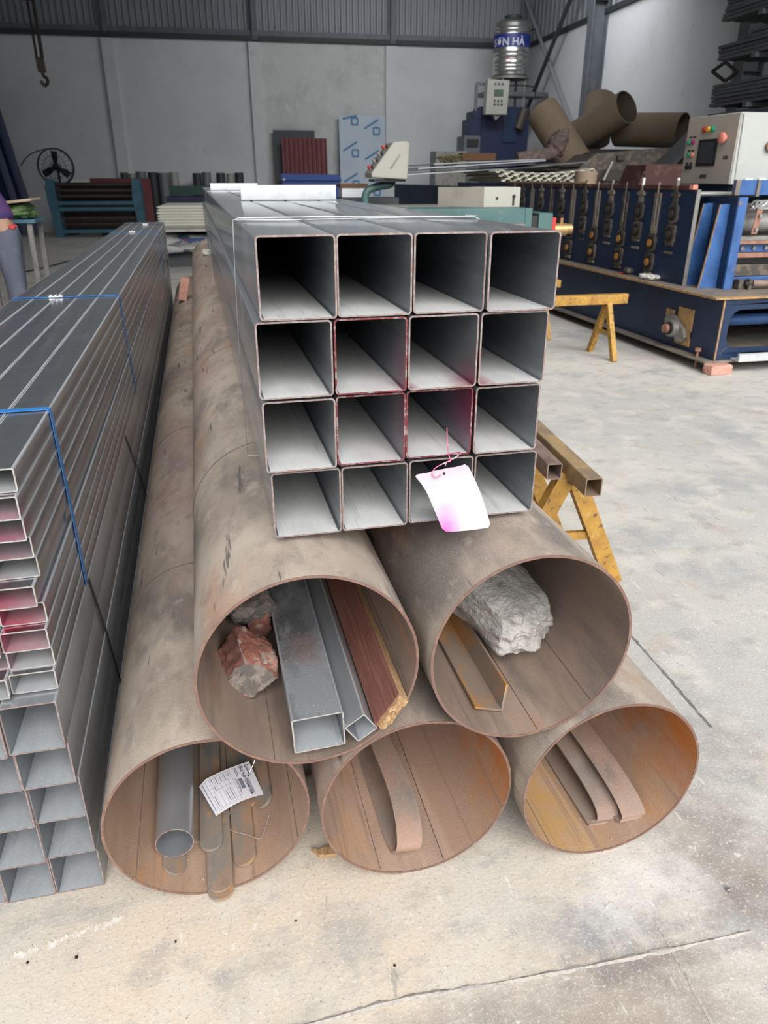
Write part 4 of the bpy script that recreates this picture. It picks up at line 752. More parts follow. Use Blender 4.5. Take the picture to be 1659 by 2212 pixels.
# control cabinet
t = thing('control_cabinet', 'beige control cabinet with touch screen and coloured buttons on the blue machine', 'cabinet', (4.5, 5.9, 1.33)); X0, X1, Y0, Y1, Z0, Z1 = 4.19, 4.86, 5.66, 6.36, 1.325, 1.84
obj('housing', MB().box2((X0 + .002, Y0 + .02, Z0), (X1, Y1, Z1)), M['cab_white'], t, bevel=.004); obj('button_panel', MB().box2((X0 - .006, Y0 + .028, Z0 + .004), (X0 + .002, Y1 - .005, Z1 - .004)), M['cab_grey'], t, bevel=.002)
obj('foot', MB().box2((X0 + .05, Y0 + .1, 1.255), (X1 - .05, Y1 - .1, Z0)), M['blue'], t)
m = MB(); m.prism([(X0 + .035, Y0 + .012, Z0 + .02), (X1 + .05, Y0 - .10, Z0 + .02), (X1 + .05, Y0 - .10, Z1 - .01), (X0 + .012, Y0 + .006, Z1 - .01)], (0, .010, 0)); d = obj('door', m, M['cab_white'], t, bevel=.002)
m = MB(); m.box2((X0 + .10, Y0 - .025, Z0 + .015), (X0 + .17, Y0 - .012, Z0 + .045)); m.box2((X0 + .215, Y0 - .04, Z0 + .015), (X0 + .285, Y0 - .026, Z0 + .045)); obj('hinge', m, M['white'], d); obj('door_lock', MB().cyl((X0 + .26, Y0 - .035, 1.60), (X0 + .26, Y0 - .055, 1.60), .04, n=16), M['rust'], d)
xp = X0 - .006; yy = lambda f: Y0 + .03 + (Y1 - Y0 - .04) * f; zz = lambda f: Z0 + (Z1 - Z0) * f
m = MB(); m.box2((xp - .008, yy(.33), zz(.27)), (xp, yy(.71), zz(.66))); s_ = obj('touch_screen', m, M['black'], t, bevel=.003); obj('display', MB().box2((xp - .0095, yy(.37), zz(.31)), (xp - .008, yy(.67), zz(.62))), M['screen'], s_)
def button(f, h, mt, r=.017, L=.018, name='button'): obj(name, MB().lathe((xp, yy(f), zz(h)), [(r * 1.15, 0), (r * 1.15, .004), (r, .005), (r, L * .8), (r * .8, L)], 16, (-1, 0, 0)), M[mt], t)
for f, mt in ((.64, 'btn_red'), (.555, 'btn_yellow'), (.47, 'btn_green')): button(f, .80, mt, .020, .02, 'signal_lamp')
for f, h, mt in ((.93, .63, 'btn_green'), (.845, .63, 'btn_magenta'), (.90, .44, 'btn_green'), (.82, .44, 'estop'), (.90, .26, 'black'), (.82, .26, 'black')): button(f, h, mt)
m = MB()
for h in (.30, .49, .69):
    m.box2((xp - .002, yy(.80), zz(h)), (xp, yy(.86), zz(h) + .016)); m.box2((xp - .002, yy(.88), zz(h)), (xp, yy(.94), zz(h) + .016))
m.box2((xp - .002, yy(.46), zz(.09)), (xp, yy(.60), zz(.145))); m.box2((xp - .002, yy(.10), zz(.36)), (xp, yy(.19), zz(.41))); obj('name_plate', m, M['bearing'], t)
obj('emergency_stop', MB().lathe((xp, yy(.20), zz(.66)), [(.022, 0), (.022, .02), (.04, .024), (.042, .045), (.03, .052)], 18, (-1, 0, 0)), M['estop'], t)

# ================================================================== sheet rack at the right
def roof_sheet(u0, u1, v0, v1, z, label):
    mb = MB(BT); pts = []; u = u0; pit = .19
    while u < u1 - .01:
        for a, h in ((0, 0), (.55, 0), (.65, .028), (.9, .028)): pts.append((u + a * pit, h))
        u += pit
    pts.append((u1, 0)); n = len(pts); top = [(a, v, z + h * .25 + .034) for v in (v0, v1) for a, h in pts]; bot = [(a, v, z + h * .25) for v in (v0, v1) for a, h in pts]
    mb.add(top + bot, [(i, i + 1, n + i + 1, n + i) for i in range(n - 1)] + [(2 * n + i, 3 * n + i, 3 * n + i + 1, 2 * n + i + 1) for i in range(n - 1)] + [(0, n, 3 * n, 2 * n), (n - 1, 3 * n - 1, 4 * n - 1, 2 * n - 1)] + [(i + n, i + n + 1, 3 * n + i + 1, 3 * n + i) for i in range(n - 1)] + [(i, 2 * n + i, 2 * n + i + 1, i + 1) for i in range(n - 1)])
    return solo('roofing_sheet', mb, M['sheet_dark'], label, 'roofing sheet', 'dark roofing sheets on the right rack', 20)
TIER = [('highest', 3.12, 6), ('second highest', 2.70, 6), ('third', 2.195, 6), ('lowest', 1.955, 4)]
for nm, z, k in TIER:
    for i in range(k):
        roof_sheet(6.0 + rnd.uniform(0, .03), 7.25, 3.6, 9.86 + rnd.uniform(-.05, .03) - (.12 * i if nm.startswith('second') and i > 3 else 0), z + .042 * i, 'long dark roofing sheet, %s from the bottom in %s tier of the right rack' % (('first', 'second', 'third', 'fourth', 'fifth', 'sixth')[i], nm))
t = thing('cantilever_rack', 'dark steel rack posts and arms carrying tiers of roofing sheets', 'rack', B(6.6, 7, 0))
for v in (4.6, 9.05):
    m = MB(BT); m.box2((7.30, v - .11, 0), (7.32, v + .11, 3.6)); m.box2((7.32, v - .01, 0), (7.60, v + .01, 3.6)); m.box2((7.60, v - .11, 0), (7.62, v + .11, 3.6)); p_ = obj('post', m, M['steelgrey'], t)
    for nm, z, k in TIER:
        m = MB(BT); m.box2((5.98, v - .04, z - .055), (7.299, v + .04, z - .004)); obj('arm', m, M['steelgrey'], p_)
m = MB(); q = [B(6.0, 9.88, 2.595), B(6.0, 9.62, 2.665), B(6.02, 9.36, 2.53), B(6.02, 9.60, 2.46)]
for a in range(4): m.beam(q[a], q[(a + 1) % 4], .03, .03, (1, 0, 0))
solo('square_hoop', m, M['chain'], 'small tilted square frame of thin tube standing on the third tier of sheets', 'frame')
solo('tilted_plate', MB(BT).prism([(5.15, 9.1, 1.50), (5.95, 9.6, 2.02), (5.98, 9.6, 1.98), (5.18, 9.1, 1.46)], (.05, .5, 0)), M['anthracite'], 'dark plate leaning up under the lowest tier of roofing sheets', 'plate')

# ================================================================== right middle distance
def paper_core(p0, p1, r, label, L=None):
    t = thing('paper_core', label, 'cardboard tube', tuple(p0), 'big brown paper cores'); a, b = Vector(p0), Vector(p1); d = b - a
    m = MB(); n = 40; m.loft([m.ring(a, d, r, n), m.ring(b, d, r, n)]); m.loft([m.ring(b, d, r, n), m.ring(b, d, r - .012, n)]); m.loft([m.ring(a, d, r - .012, n), m.ring(a, d, r, n)]); obj('core_wall', m, M['card'], t)
    m = MB(); m.loft([m.ring(b, d, r - .012, n), m.ring(a, d, r - .012, n)]); obj('bore', m, M['card_in'], t)
paper_core(B(5.02, 13.1, 2.37), B(5.44, 12.5, 1.56), .27, 'brown paper core leaning to the left, end resting on the sheets')
paper_core(B(5.62, 13.7, 1.86), B(6.20, 12.5, 2.40), .255, 'brown paper core tilted up to the right, its dark open end facing us')
paper_core(B(6.50, 13.3, 2.12), B(7.15, 12.35, 2.07), .26, 'brown paper core lying level, open end toward the control cabinet')
paper_core(B(6.35, 13.9, 1.98), B(6.55, 14.25, 2.66), .27, 'brown paper core hidden mostly behind the upward tilted one')
t = thing('paper_core', 'short brown paper core standing on end below the leaning one', 'cardboard tube', B(4.05, 9.0, 1.30), 'big brown paper cores'); m = MB(BT); m.hollow((4.05, 9.0, 1.29), (4.05, 9.0, 1.445), .13, .12, 30); obj('core_wall', m, M['card'], t)
def bx(name, a, b, mt, label, cat, bev=.004, group=None): return solo(name, MB(BT).box2(a, b), M[mt], label, cat, group, 35, bev)
t = thing('motor_housing', 'dark grey cast machine housing under the paper cores', 'machine', B(4.7, 10.4, 1.3))
m = MB(BT); m.prism([(4.40, 10, 1.28), (4.40, 10, 1.50), (4.62, 10, 1.66), (5.65, 10, 1.74), (5.75, 10, 1.70), (5.75, 10, 1.28)], (0, .7, 0)); obj('housing', m, M['bearing'], t, 20, .01)
m = MB(BT); m.box2((4.55, 9.96, 1.33), (5.5, 10.0, 1.47)); m.box2((4.9, 9.95, 1.58), (5.0, 10.0, 1.64)); obj('cover', m, M['shaft_dark'], t, 35, .004)
m = MB(); m.tube([B(4.66, 9.8, 1.34), B(4.78, 9.85, 1.56)], .018, 8); obj('lever', m, M['steel_dull'], t)
t = thing('rusty_cover', 'rusty brown sheet cover standing beside the control cabinet', 'machine cover', B(4.9, 8.6, 1.3)); m = MB(BT); m.prism([(4.47, 8.5, 1.29), (4.54, 8.5, 1.51), (5.2, 8.5, 1.52), (5.2, 8.5, 1.29)], (0, .5, 0)); obj('shell', m, M['redbrown'], t, 20, .006); m = MB(BT); 
for z in (1.34, 1.40, 1.46): m.cyl((4.53, 8.505, z), (4.53, 8.485, z), .012, n=8)
obj('bolt', m, M['bearing_dark'], t)
# supports of this pile: a second line of machinery standing on the floor
t = thing('second_machine', 'dark second machine line behind, carrying paper cores and sheets', 'machine', B(5.2, 12, 0))
obj('bed', MB(BT).box2((5.1, 9.5, .0), (7.7, 14.6, 1.25)), M['anthracite'], t); m = MB(BT); m.box2((5.1, 12.1, 1.25), (7.7, 14.6, 1.50)); m.box2((5.3, 12.6, 1.5), (7.7, 14.6, 1.8)); obj('top_frame', m, M['shaft_dark'], t)
# sheet pile
for i, (u0, u1, v, z, dz, a, mt, lab) in enumerate(((2.1, 4.0, 9.9, 1.405, .10, -2, 'sheet_light', 'lowest pale sheet of the fanned pile'), (2.05, 3.75, 10.0, 1.44, .09, 1, 'anthracite', 'dark sheet second in the fanned pile'), (2.3, 4.05, 10.2, 1.475, .10, -1, 'sheet_light', 'pale sheet third in the fanned pile'), (2.55, 4.2, 10.4, 1.53, .07, -3, 'sheet_light', 'topmost pale sheet of the fanned pile'), (3.2, 4.4, 10.1, 1.45, .10, 3, 'sheet_dark', 'dark sheet at the right of the fanned pile'))):
    m = MB(BT); m.prism([(u0, v, z), (u1, v - .1 * a, z + dz), (u1, v - .1 * a, z + dz + .012), (u0, v, z + .012)], (0, 1.6, .0)); solo('metal_sheet', m, M[mt], lab + ' left of the paper cores', 'metal sheet', 'fanned metal sheets', 0)
for i in range(3):
    mb = MB(BT); pts = []; u = 3.22 - .04 * i; z0 = 1.315 + .038 * i
    while u < 4.32 + .03 * i: pts += [(u, 0), (u + .04, .0), (u + .065, .03), (u + .105, .03), (u + .13, 0)]; u += .13
    n = len(pts); c = 3.75; f = lambda a: .035 * ((a - c) / .55) ** 2 * (1 if i else .6)
    for th, y in ((.010, 0),):
        vs = [(a, v_, z0 + h + f(a) + q) for q in (th, 0) for v_ in (9.6, 11.2) for a, h in pts]
        mb.add(vs, [(k, k + 1, n + k + 1, n + k) for k in range(n - 1)] + [(2 * n + k, 3 * n + k, 3 * n + k + 1, 2 * n + k + 1) for k in range(n - 1)] + [(k, 2 * n + k, 2 * n + k + 1, k + 1) for k in range(n - 1)])
    solo('corrugated_sheet', mb, M['cream_sheet'], 'cream corrugated sheet with wavy end, %s of three by the leaning paper core' % ('lowest', 'middle', 'top')[i], 'roofing sheet', 'cream corrugated sheets', 20)
m = MB()
for k in range(110):
    a = rnd.uniform(0, 6.28); l = rnd.uniform(.06, .17); p = B(2.98 + rnd.gauss(0, .05), 11.2 + rnd.gauss(0, .05), 1.53); m.tube([p, p + Vector((l * .5 * math.cos(a), .05 * math.sin(a), l * .8)), p + Vector((l * math.cos(a), .1 * math.sin(a), l * .75))], .006, 4)
o = solo('straw_tuft', m, M['straw'], 'tuft of dry yellow straw on the fanned sheets', 'straw'); o['kind'] = 'stuff'
m = MB(); m.tube(smooth_pts([B(4.0, 11.3, 1.62), B(4.3, 11.3, 1.66), B(4.55, 11.3, 1.70)], 4), .09, 12); solo('wrapped_roll', m, M['pinkrag'], 'grey-pink wrapped roll lying beside the leaning paper core', 'wrapped roll')
solo('ragged_bundle', rough_lump(B(4.62, 11.3, 1.84), (.26, .2, .34), (0, R(25), 0), 4, .3, 2.4, .3, 6), M['pinkrag'], 'ragged pink bundle sticking up beside the leaning paper core', 'rag bundle', None, 60)
bx('timber_block', (3.25, 11.5, 1.60), (3.75, 11.75, 1.70), 'timber', 'orange-brown timber block behind the straw tuft', 'timber')
# stainless water tank on its stand
tu, tv, tz = 7.27, 21.5, 3.78; t = thing('water_tank', 'stainless steel water tank with blue band, high on a stand in the back corner', 'water tank', B(tu, tv, 0)); r = .47; C = B(tu, tv, 0)
prof = [(.05, 0), (r * .93, .0), (r, .03)]; z = .03
for zr in (.12, .20, .28, .44, .52): prof += [(r, zr - .02), (r * 1.02, zr), (r, zr + .02)]
prof += [(r, .62), (r, .93)] + [q for zr in (1.0, 1.06) for q in ((r, zr - .02), (r * 1.02, zr), (r, zr + .02))] + [(r, 1.14), (r * .96, 1.19), (r * .8, 1.24), (r * .48, 1.29), (.22, 1.30)]
obj('shell', MB().lathe(C + Vector((0, 0, tz)), prof, 40), M['tank'], t); obj('lid', MB().lathe(C + Vector((0, 0, tz + 1.29)), [(.2, 0), (.23, .02), (.23, .05), (.19, .075), (.02, .085)], 24), M['anthracite'], t)
m = MB(); m.loft([m.ring(C + Vector((0, 0, tz + q)), (0, 0, 1), r * 1.006, 40) for q in (.63, .92)]); obj('label_band', m, M['tank_band'], t)
def on_tank(x, y):
    a = R(-92) + x / (r * 1.0) ; return C + Vector((r * 1.018 * math.cos(a - R(3)), r * 1.018 * math.sin(a - R(3)), tz + .66 + y))
obj('lettering', text_mb('SƠN HÀ', .24, lambda x, y: on_tank(x - .68, y)), M['white'], t, 0)
m = MB(); 
for a, b, z_ in ((-.30, .02, .40), (-.32, -.08, .36)): m.add([C + Vector((r * 1.02 * math.cos(R(-95) + x / r), r * 1.02 * math.sin(R(-95) + x / r), tz + zz_)) for x, zz_ in ((a, z_ - .05), (a + .12, z_), (b, z_ - .02), (b - .08, z_ - .06))], [(0, 1, 2, 3)])
obj('red_mark', m, M['estop'], t, 0)
m = MB(); m.tube([C + Vector((r, -.1, tz + 1.05)), C + Vector((r + .1, -.12, tz + 1.08)), C + Vector((r + .11, -.12, tz + .95))], .02, 8); obj('overflow_pipe', m, M['black'], t)
m = MB(); m.hollow(C + Vector((0, 0, tz - .06)), C + Vector((0, 0, tz - .005)), r * 1.05, r * .8, 32); s_ = obj('stand_ring', m, M['steel_dull'], t)
for k in range(4): a = R(45 + 90 * k); m = MB(); m.cyl(C + Vector((r * .95 * math.cos(a), r * .95 * math.sin(a), 0)), C + Vector((r * .92 * math.cos(a), r * .92 * math.sin(a), tz - .06)), .035, n=10); obj('leg', m, M['steel_dull'], t)
m = MB(); m.box2(tuple(C + Vector((-.75, -.35, tz - .46))), tuple(C + Vector((.95, .35, tz - .36)))); obj('platform', m, M['steelgrey'], t)
# press and its control box
t = thing('press_machine', 'dark blue stepped press machine under the water tank', 'machine', B(6.6, 20.6, 0))
m = MB(BT); m.box2((6.15, 20.3, 0), (7.45, 20.95, 3.0)); obj('body', m, M['navy'], t, 35, .01); m = MB(BT); m.box2((5.73, 20.2, 0), (6.15, 20.9, 2.34)); obj('side_block', m, M['steelgrey'], t, 35, .01)
m = MB(BT); m.box2((5.85, 20.2, 2.34), (6.15, 20.9, 2.72)); m.box2((5.95, 20.2, 2.72), (6.15, 20.9, 2.9)); obj('step_block', m, M['navy'], t, 35, .01); obj('hatch', MB(BT).box2((5.80, 20.18, 2.08), (6.10, 20.2, 2.26)), M['bearing_dark'], t); obj('front_panel', MB(BT).box2((6.75, 20.27, 2.2), (7.1, 20.3, 2.95)), M['blue'], t)
m = MB(); 
for a, b in (((6.02, 2.9), (6.02, 3.5)), ((6.02, 3.5), (6.4, 3.48))): m.beam(B(a[0], 20.3, a[1]), B(b[0], 20.3, b[1]), .06, .06)
obj('bracket', m, M['steelgrey'], t); m = MB(); m.tube(smooth_pts([B(6.75, 20.2, 3.45), B(7.2, 20.2, 3.46), B(7.5, 20.2, 3.42), B(7.52, 20.2, 3.2)], 4), .015, 6); obj('hose', m, M['black'], t); m = MB(BT); m.cyl((7.15, 20.25, 2.5), (7.3, 20.25, 2.95), .12, n=14); obj('motor', m, M['shaft_dark'], t)
t = thing('control_box', 'small beige control box with green display, hung below the water tank', 'control box', B(6.45, 19.9, 2.85)); m = MB(BT); m.prism([(6.17, 19.95, 2.80), (6.73, 19.95, 2.80), (6.75, 19.95, 3.54), (6.20, 19.95, 3.56)], (0, .25, 0)); obj('housing', m, M['cream'], t, 35, .008)
obj('display', MB(BT).box2((6.37, 19.935, 3.20), (6.60, 19.95, 3.34)), M['lcd'], t); m = MB(BT); m.prism([(6.38, 20, 2.80), (6.60, 20, 2.80), (6.46, 20, 2.68)], (0, .12, 0)); obj('cable_gland', m, M['steel_dull'], t)
for i in range(3):
    for j in range(3): obj('button', MB(BT).cyl((6.39 + .09 * i, 19.95, (3.46, 3.10, 3.02)[j]), (6.39 + .09 * i, 19.93, (3.46, 3.10, 3.02)[j]), .022, n=10), M['black'], t)
# white console on its teal arm
t = thing('operator_console', 'white wedge-shaped operator console on a bent teal arm', 'control console', B(1.6, 8.5, 0)); m = MB(BT); m.prism([(1.385, 8.35, 1.375), (1.77, 8.35, 1.355), (1.79, 8.35, 1.70), (1.755, 8.35, 1.718), (1.62, 8.35, 1.712), (1.385, 8.35, 1.42)], (0, .45, 0)); obj('housing', m, M['cream'], t, 25, .012)
m = MB(BT); m.beam((1.59, 8.345, 1.47), (1.685, 8.345, 1.60), .008, .03, (0, 1, 0)); obj('slot', m, M['steel_dull'], t)
for k, mt in enumerate(('btn_red', 'white', 'white', 'btn_red')):
    q = .16 + .22 * k; p = Vector((1.385 + .235 * q, 8.45, 1.42 + .292 * q)); nn = Vector((-.292, 0, .235)).normalized(); m = MB(BT); m.cyl(p, p + nn * .03, .016, n=10); obj('button', m, M['black'], t); m = MB(BT); m.cyl(p + Vector((0, .2, 0)), p + Vector((0, .2, 0)) + nn * .035, .017, n=10); obj('button', m, M['btn_red' if k in (0, 3) else 'steel_dull'], t)
m = MB(); m.tube(smooth_pts([B(1.66, 8.6, 1.36), B(1.62, 8.55, 1.31), B(1.5, 8.55, 1.29), B(1.37, 8.55, 1.24), B(1.345, 8.55, 1.12), B(1.345, 8.55, .9), B(1.345, 8.55, 0)], 5), .04, 14); obj('arm', m, M['teal'], t)
obj('underplate', MB(BT).box2((1.42, 8.4, 1.335), (1.76, 8.75, 1.362)), M['bearing_dark'], t)
# teal machine with cream switch box
t = thing('teal_machine', 'teal-painted machine beam behind the raised bundle', 'machine', B(1.6, 6.4, 0)); m = MB(BT); m.box2((1.0, 6.2, .60), (2.30, 6.7, 1.148)); obj('beam', m, M['teal'], t, 35, .006); m = MB(BT); m.box2((2.30, 6.2, .85), (2.36, 6.6, 1.148)); m.box2((2.42, 6.2, .80), (2.54, 6.6, 1.11)); obj('end_block', m, M['teal'], t, 35, .004); obj('slide', MB(BT).box2((2.35, 6.22, .7), (2.43, 6.58, 1.09)), M['bearing_dark'], t); obj('red_stop', MB(BT).box2((2.54, 6.2, .80), (2.57, 6.5, 1.075)), M['red_sign'], t)
obj('ledge', MB(BT).box2((1.0, 6.19, 1.0), (2.30, 6.2, 1.03)), M['flange'], t)
for u in (1.05, 2.2): obj('leg', MB(BT).box2((u, 6.25, 0), (u + .1, 6.6, .6)), M['teal'], t)
m = MB(BT); m.cyl((2.57, 6.25, .98), (2.68, 6.25, .98), .05, n=14); m.cyl((2.68, 6.25, .985), (2.73, 6.25, .985), .04, n=12); m.cyl((2.64, 6.25, 1.0), (2.64, 6.25, 1.07), .015, n=8); solo('brass_valve', m, M['brass'], 'brass valve at the right end of the teal machine', 'valve')
t = thing('switch_box', 'cream metal switch box with a cable hole on the teal machine', 'switch box', B(2.0, 6.6, 1.15)); obj('housing', MB(BT).box2((1.985, 6.35, 1.15), (2.30, 6.75, 1.305)), M['cream'], t, 35, .004); obj('side_cover', MB(BT).prism([(1.98, 6.35, 1.15), (1.98, 6.35, 1.305), (1.70, 6.75, 1.302), (1.70, 6.75, 1.15)], (.012, .02, 0)), M['cab_grey'], t, 35)
obj('screw_hole', MB(BT).cyl((2.10, 6.351, 1.22), (2.10, 6.345, 1.22), .011, n=12), M['black'], t); m = MB(BT); m.cyl((2.245, 6.351, 1.235), (2.245, 6.345, 1.235), .014, n=12); m.box2((2.234, 6.345, 1.165), (2.25, 6.351, 1.235)); obj('cable_slot', m, M['black'], t)
bx('perforated_tray', (1.35, 7.6, 1.09), (2.25, 8.2, 1.12), 'steel_dull', 'grey metal tray top behind the teal machine', 'tray'); bx('tray_stand', (1.4, 7.65, 0), (2.2, 8.15, 1.088), 'anthracite', 'dark stand under the grey metal tray', 'stand')
t = thing('carton', 'small brown and white carton left of the operator console', 'carton', B(1.35, 9.6, 1.2)); obj('carton_body', MB(BT).box2((1.22, 9.5, 1.16), (1.50, 9.8, 1.27)), M['white'], t, 35, .003); obj('carton_lid', MB(BT).box2((1.2, 9.48, 1.27), (1.53, 9.82, 1.31)), M['timber'], t, 35, .003); bx('carton_stand', (1.2, 9.45, 0), (1.9, 9.9, 1.158), 'anthracite', 'dark stand carrying the small carton', 'stand')

# ================================================================== along the back wall
t = thing('film_covered_sheet', 'tall sheet under pale blue printed film leaning on the back wall', 'metal sheet', B(3.55, 22.9, 0)); m = MB(BT); m.prism([(2.91, 22.82, 0), (4.21, 22.82, 0), (4.21, 23.02, 2.95), (2.91, 23.02, 2.95)], (0, .01, 0)); obj('sheet', m, M['film'], t, 20)
m = MB(); fp = lambda x, z: B(2.91 + x, 22.818 + .2 * z / 2.95 - .004, z)
def fbar(x0, z0, x1, z1, w):
    d = Vector((x1 - x0, z1 - z0)).normalized(); q = Vector((-d.y, d.x)) * w / 2; m.add([fp(a[0], a[1]) for a in ((x0 - q.x, z0 - q.y), (x1 - q.x, z1 - q.y), (x1 + q.x, z1 + q.y), (x0 + q.x, z0 + q.y))], [(0, 1, 2, 3)])
for cx, cz in ((.44, 2.80), (1.05, 2.56), (.44, 2.00), (1.05, 1.78), (.44, 1.20), (1.05, 1.0), (.44, .4)):
    s_ = .085
    for a, b in (((-s_, -s_), (s_, -s_)), ((s_, -s_), (s_, s_)), ((s_, s_), (-s_, s_)), ((-s_, s_), (-s_, -s_))): fbar(cx + a[0], cz + a[1], cx + b[0], cz + b[1], .045)
    fbar(cx - .34, cz + .06, cx + .06, min(cz + .29, 2.94), .05)
obj('film_print', m, M['film_print'], t, 0)
solo('dark_sheet', MB(BT).prism([(1.08, 22.85, 0), (2.23, 22.85, 0), (2.23, 23.05, 2.57), (1.08, 23.05, 2.57)], (0, .01, 0)), M['anthracite'], 'anthracite sheet leaning on the back wall behind the red one', 'metal sheet', None, 20)
mb = MB(BT); pts = []; u = 1.29
while u < 2.45: pts += [(u, 0), (u + .06, 0), (u + .08, .03), (u + .11, .03)]; u += .125
n = len(pts); mb.add([(a, 22.6 - h + s_ * .2 + q, z) for q in (0, .006) for s_, z in ((0, 0), (1, 2.36)) for a, h in pts], [(i, i + 1, n + i + 1, n + i) for i in range(n - 1)] + [(2 * n + i, 3 * n + i, 3 * n + i + 1, 2 * n + i + 1) for i in range(n - 1)]); solo('red_corrugated_sheet', mb, M['red_sheet'], 'dark red corrugated sheet leaning in front of the anthracite one', 'metal sheet', None, 20)
t = thing('tool_cabinet', 'royal blue low cabinet below the red corrugated sheet', 'cabinet', B(2, 22, 0)); obj('body', MB(BT).box2((1.2, 21.7, 0), (2.75, 22.3, 1.30)), M['blue_cab'], t, 35, .01); m = MB(BT); m.prism([(1.16, 21.65, 1.30), (2.8, 21.65, 1.30), (2.7, 21.65, 1.45), (1.18, 21.65, 1.47)], (0, .65, 0)); obj('top', m, M['blue_cab'], t, 20, .01); obj('handle', MB(BT).cyl((1.24, 21.65, 1.33), (1.24, 21.6, 1.33), .03, n=10), M['white'], t)
bx('grey_box', (4.95, 20, 0), (5.75, 20.6, 1.98), 'steel_dull', 'plain grey box left of the stepped press machine', 'box')
# standing rolls
ROLLS = ((-2.96, .10, 'dark_roll'), (-2.76, .09, 'pale_roll'), (-2.52, .14, 'grey_roll'), (-2.22, .13, 'dark_roll'), (-1.94, .15, 'grey_roll'), (-1.66, .12, 'pale_roll'), (-1.05, .12, 'dark_roll'), (-.80, .12, 'grey_roll'), (-.42, .12, 'dark_roll'), (-.16, .11, 'pale_roll'), (.08, .12, 'dark_roll'))
for i, (u, r, mt) in enumerate(ROLLS):
    h = 1.5 + .06 * noise.noise(Vector((i * 1.7, 0, 0))); m = MB(BT); m.hollow((u, 22.75, 0), (u, 22.75, h), r, r * .7, 24); c = {'dark_roll': 'charcoal', 'pale_roll': 'pale', 'grey_roll': 'grey'}[mt]
    solo('sheet_roll', m, M[mt], '%s rolled sheet on end at the back wall, %s of eleven from the left' % (c, ('first', 'second', 'third', 'fourth', 'fifth', 'sixth', 'seventh', 'eighth', 'ninth', 'tenth', 'last')[i]), 'sheet roll', 'rolled sheets along the back wall')
# fan
t = thing('industrial_fan', 'black industrial pedestal fan with round wire guard by the back wall', 'fan', B(-4.48, 22, 0)); C = Vector((-4.49, 21.9, 1.62)); r = .43; m = MB(BT)
for y, rr_ in ((-.09, r * .96), (-.04, r), (.06, r)): m.tube([C + Vector((rr_ * math.cos(a * math.pi / 18), y, rr_ * math.sin(a * math.pi / 18))) for a in range(36)], .011, 6, True)
for rr_ in (.12, .27): m.tube([C + Vector((rr_ * math.cos(a * math.pi / 12), -.12 + .05 * rr_, rr_ * math.sin(a * math.pi / 12))) for a in range(24)], .006, 5, True)
for k in range(20): a = k * math.pi / 10; m.tube([C + Vector((.05 * math.cos(a), -.13, .05 * math.sin(a))), C + Vector((r * .8 * math.cos(a + .12), -.115, r * .8 * math.sin(a + .12))), C + Vector((r * math.cos(a + .16), -.04, r * math.sin(a + .16)))], .005, 4)
obj('guard', m, M['black'], t)
for k in range(3):
    a = R(80 + 120 * k); x = Vector((math.cos(a), 0, math.sin(a))); y = Vector((-math.sin(a), 0, math.cos(a))); m = MB(BT); m.sweep([C + x * .05, C + x * .2 + y * .03, C + x * .36 + y * .05], [y * .08 + Vector((0, .03, 0)), y * .15 + Vector((0, .06, 0)), y * .17 + Vector((0, .05, 0))], .006); obj('blade', m, M['black'], t)
m = MB(BT); m.cyl(C + Vector((0, -.07, 0)), C + Vector((0, .28, 0)), .085, n=18); obj('motor', m, M['black'], t); m = MB(BT); m.cyl((C.x, C.y + .2, 0), (C.x, C.y + .2, C.z), .03, n=10); obj('pole', m, M['black'], t); obj('base', MB(BT).cyl((C.x, C.y + .2, 0), (C.x, C.y + .2, .05), .3, n=24), M['black'], t)
m = MB(); m.tube(smooth_pts([B(-5.4, 22.2, 1.65), B(-5.15, 22.1, 1.88), B(-4.85, 22.05, 2.0), B(-4.62, 22.05, 2.04)], 5), .014, 6); solo('cable', m, M['black'], 'black cable arching from the blue sheets to the fan', 'cable')
# plate folding bench
t = thing('folding_bench', 'teal-blue plate folding bench with rollers in front of the fan', 'workbench', B(-3.5, 21.3, 0)); v0, v1 = 20.9, 21.5
for u, s_ in ((-4.52, -1), (-2.5, 1)):
    m = MB(BT); m.prism([(u, v0, 0), (u + .16, v0, 0), (u + .12, v0, 1.34), (u - .06, v0, 1.36), (u - .10, v0, .9)], (0, .06, 0)); m.prism([(u, v1, 0), (u + .12, v1, 0), (u + .1, v1, 1.3), (u - .04, v1, 1.3)], (0, .05, 0)); m.box2((u, v0, .62), (u + .12, v1, .72)); obj('end_frame', m, M['bench_blue'], t, 20)
for nm, z0, z1, mt in (('shelf_beam', .62, .70, 'bench_blue'), ('upper_beam', .76, .84, 'bench_blue'), ('foot_beam', .10, .18, 'bench_blue'), ('tie_rod', .30, .33, 'redbrown'), ('tie_rod', .44, .47, 'redbrown')): obj(nm, MB(BT).box2((-4.45, v0 + .02, z0), (-2.42, v0 + .10, z1)), M[mt], t)
obj('dark_backing', MB(BT).box2((-4.4, v1 - .02, .08), (-2.42, v1, 1.25)), M['bearing_dark'], t)  # added black sheet that makes the bench interior near-black
for z in (.95, 1.08, 1.22): obj('roller', MB(BT).cyl((-4.42, v0 + .2, z), (-2.45, v0 + .2, z), .05, n=14), M['shaft_dark'], t)
obj('top_strip', MB(BT).box2((-4.0, v0 + .1, 1.27), (-3.6, v0 + .16, 1.31)), M['glove'], t); obj('wheel', MB(BT).cyl((-4.62, v0 + .1, 1.12), (-4.56, v0 + .1, 1.12), .10, n=16), M['bench_blue'], t)
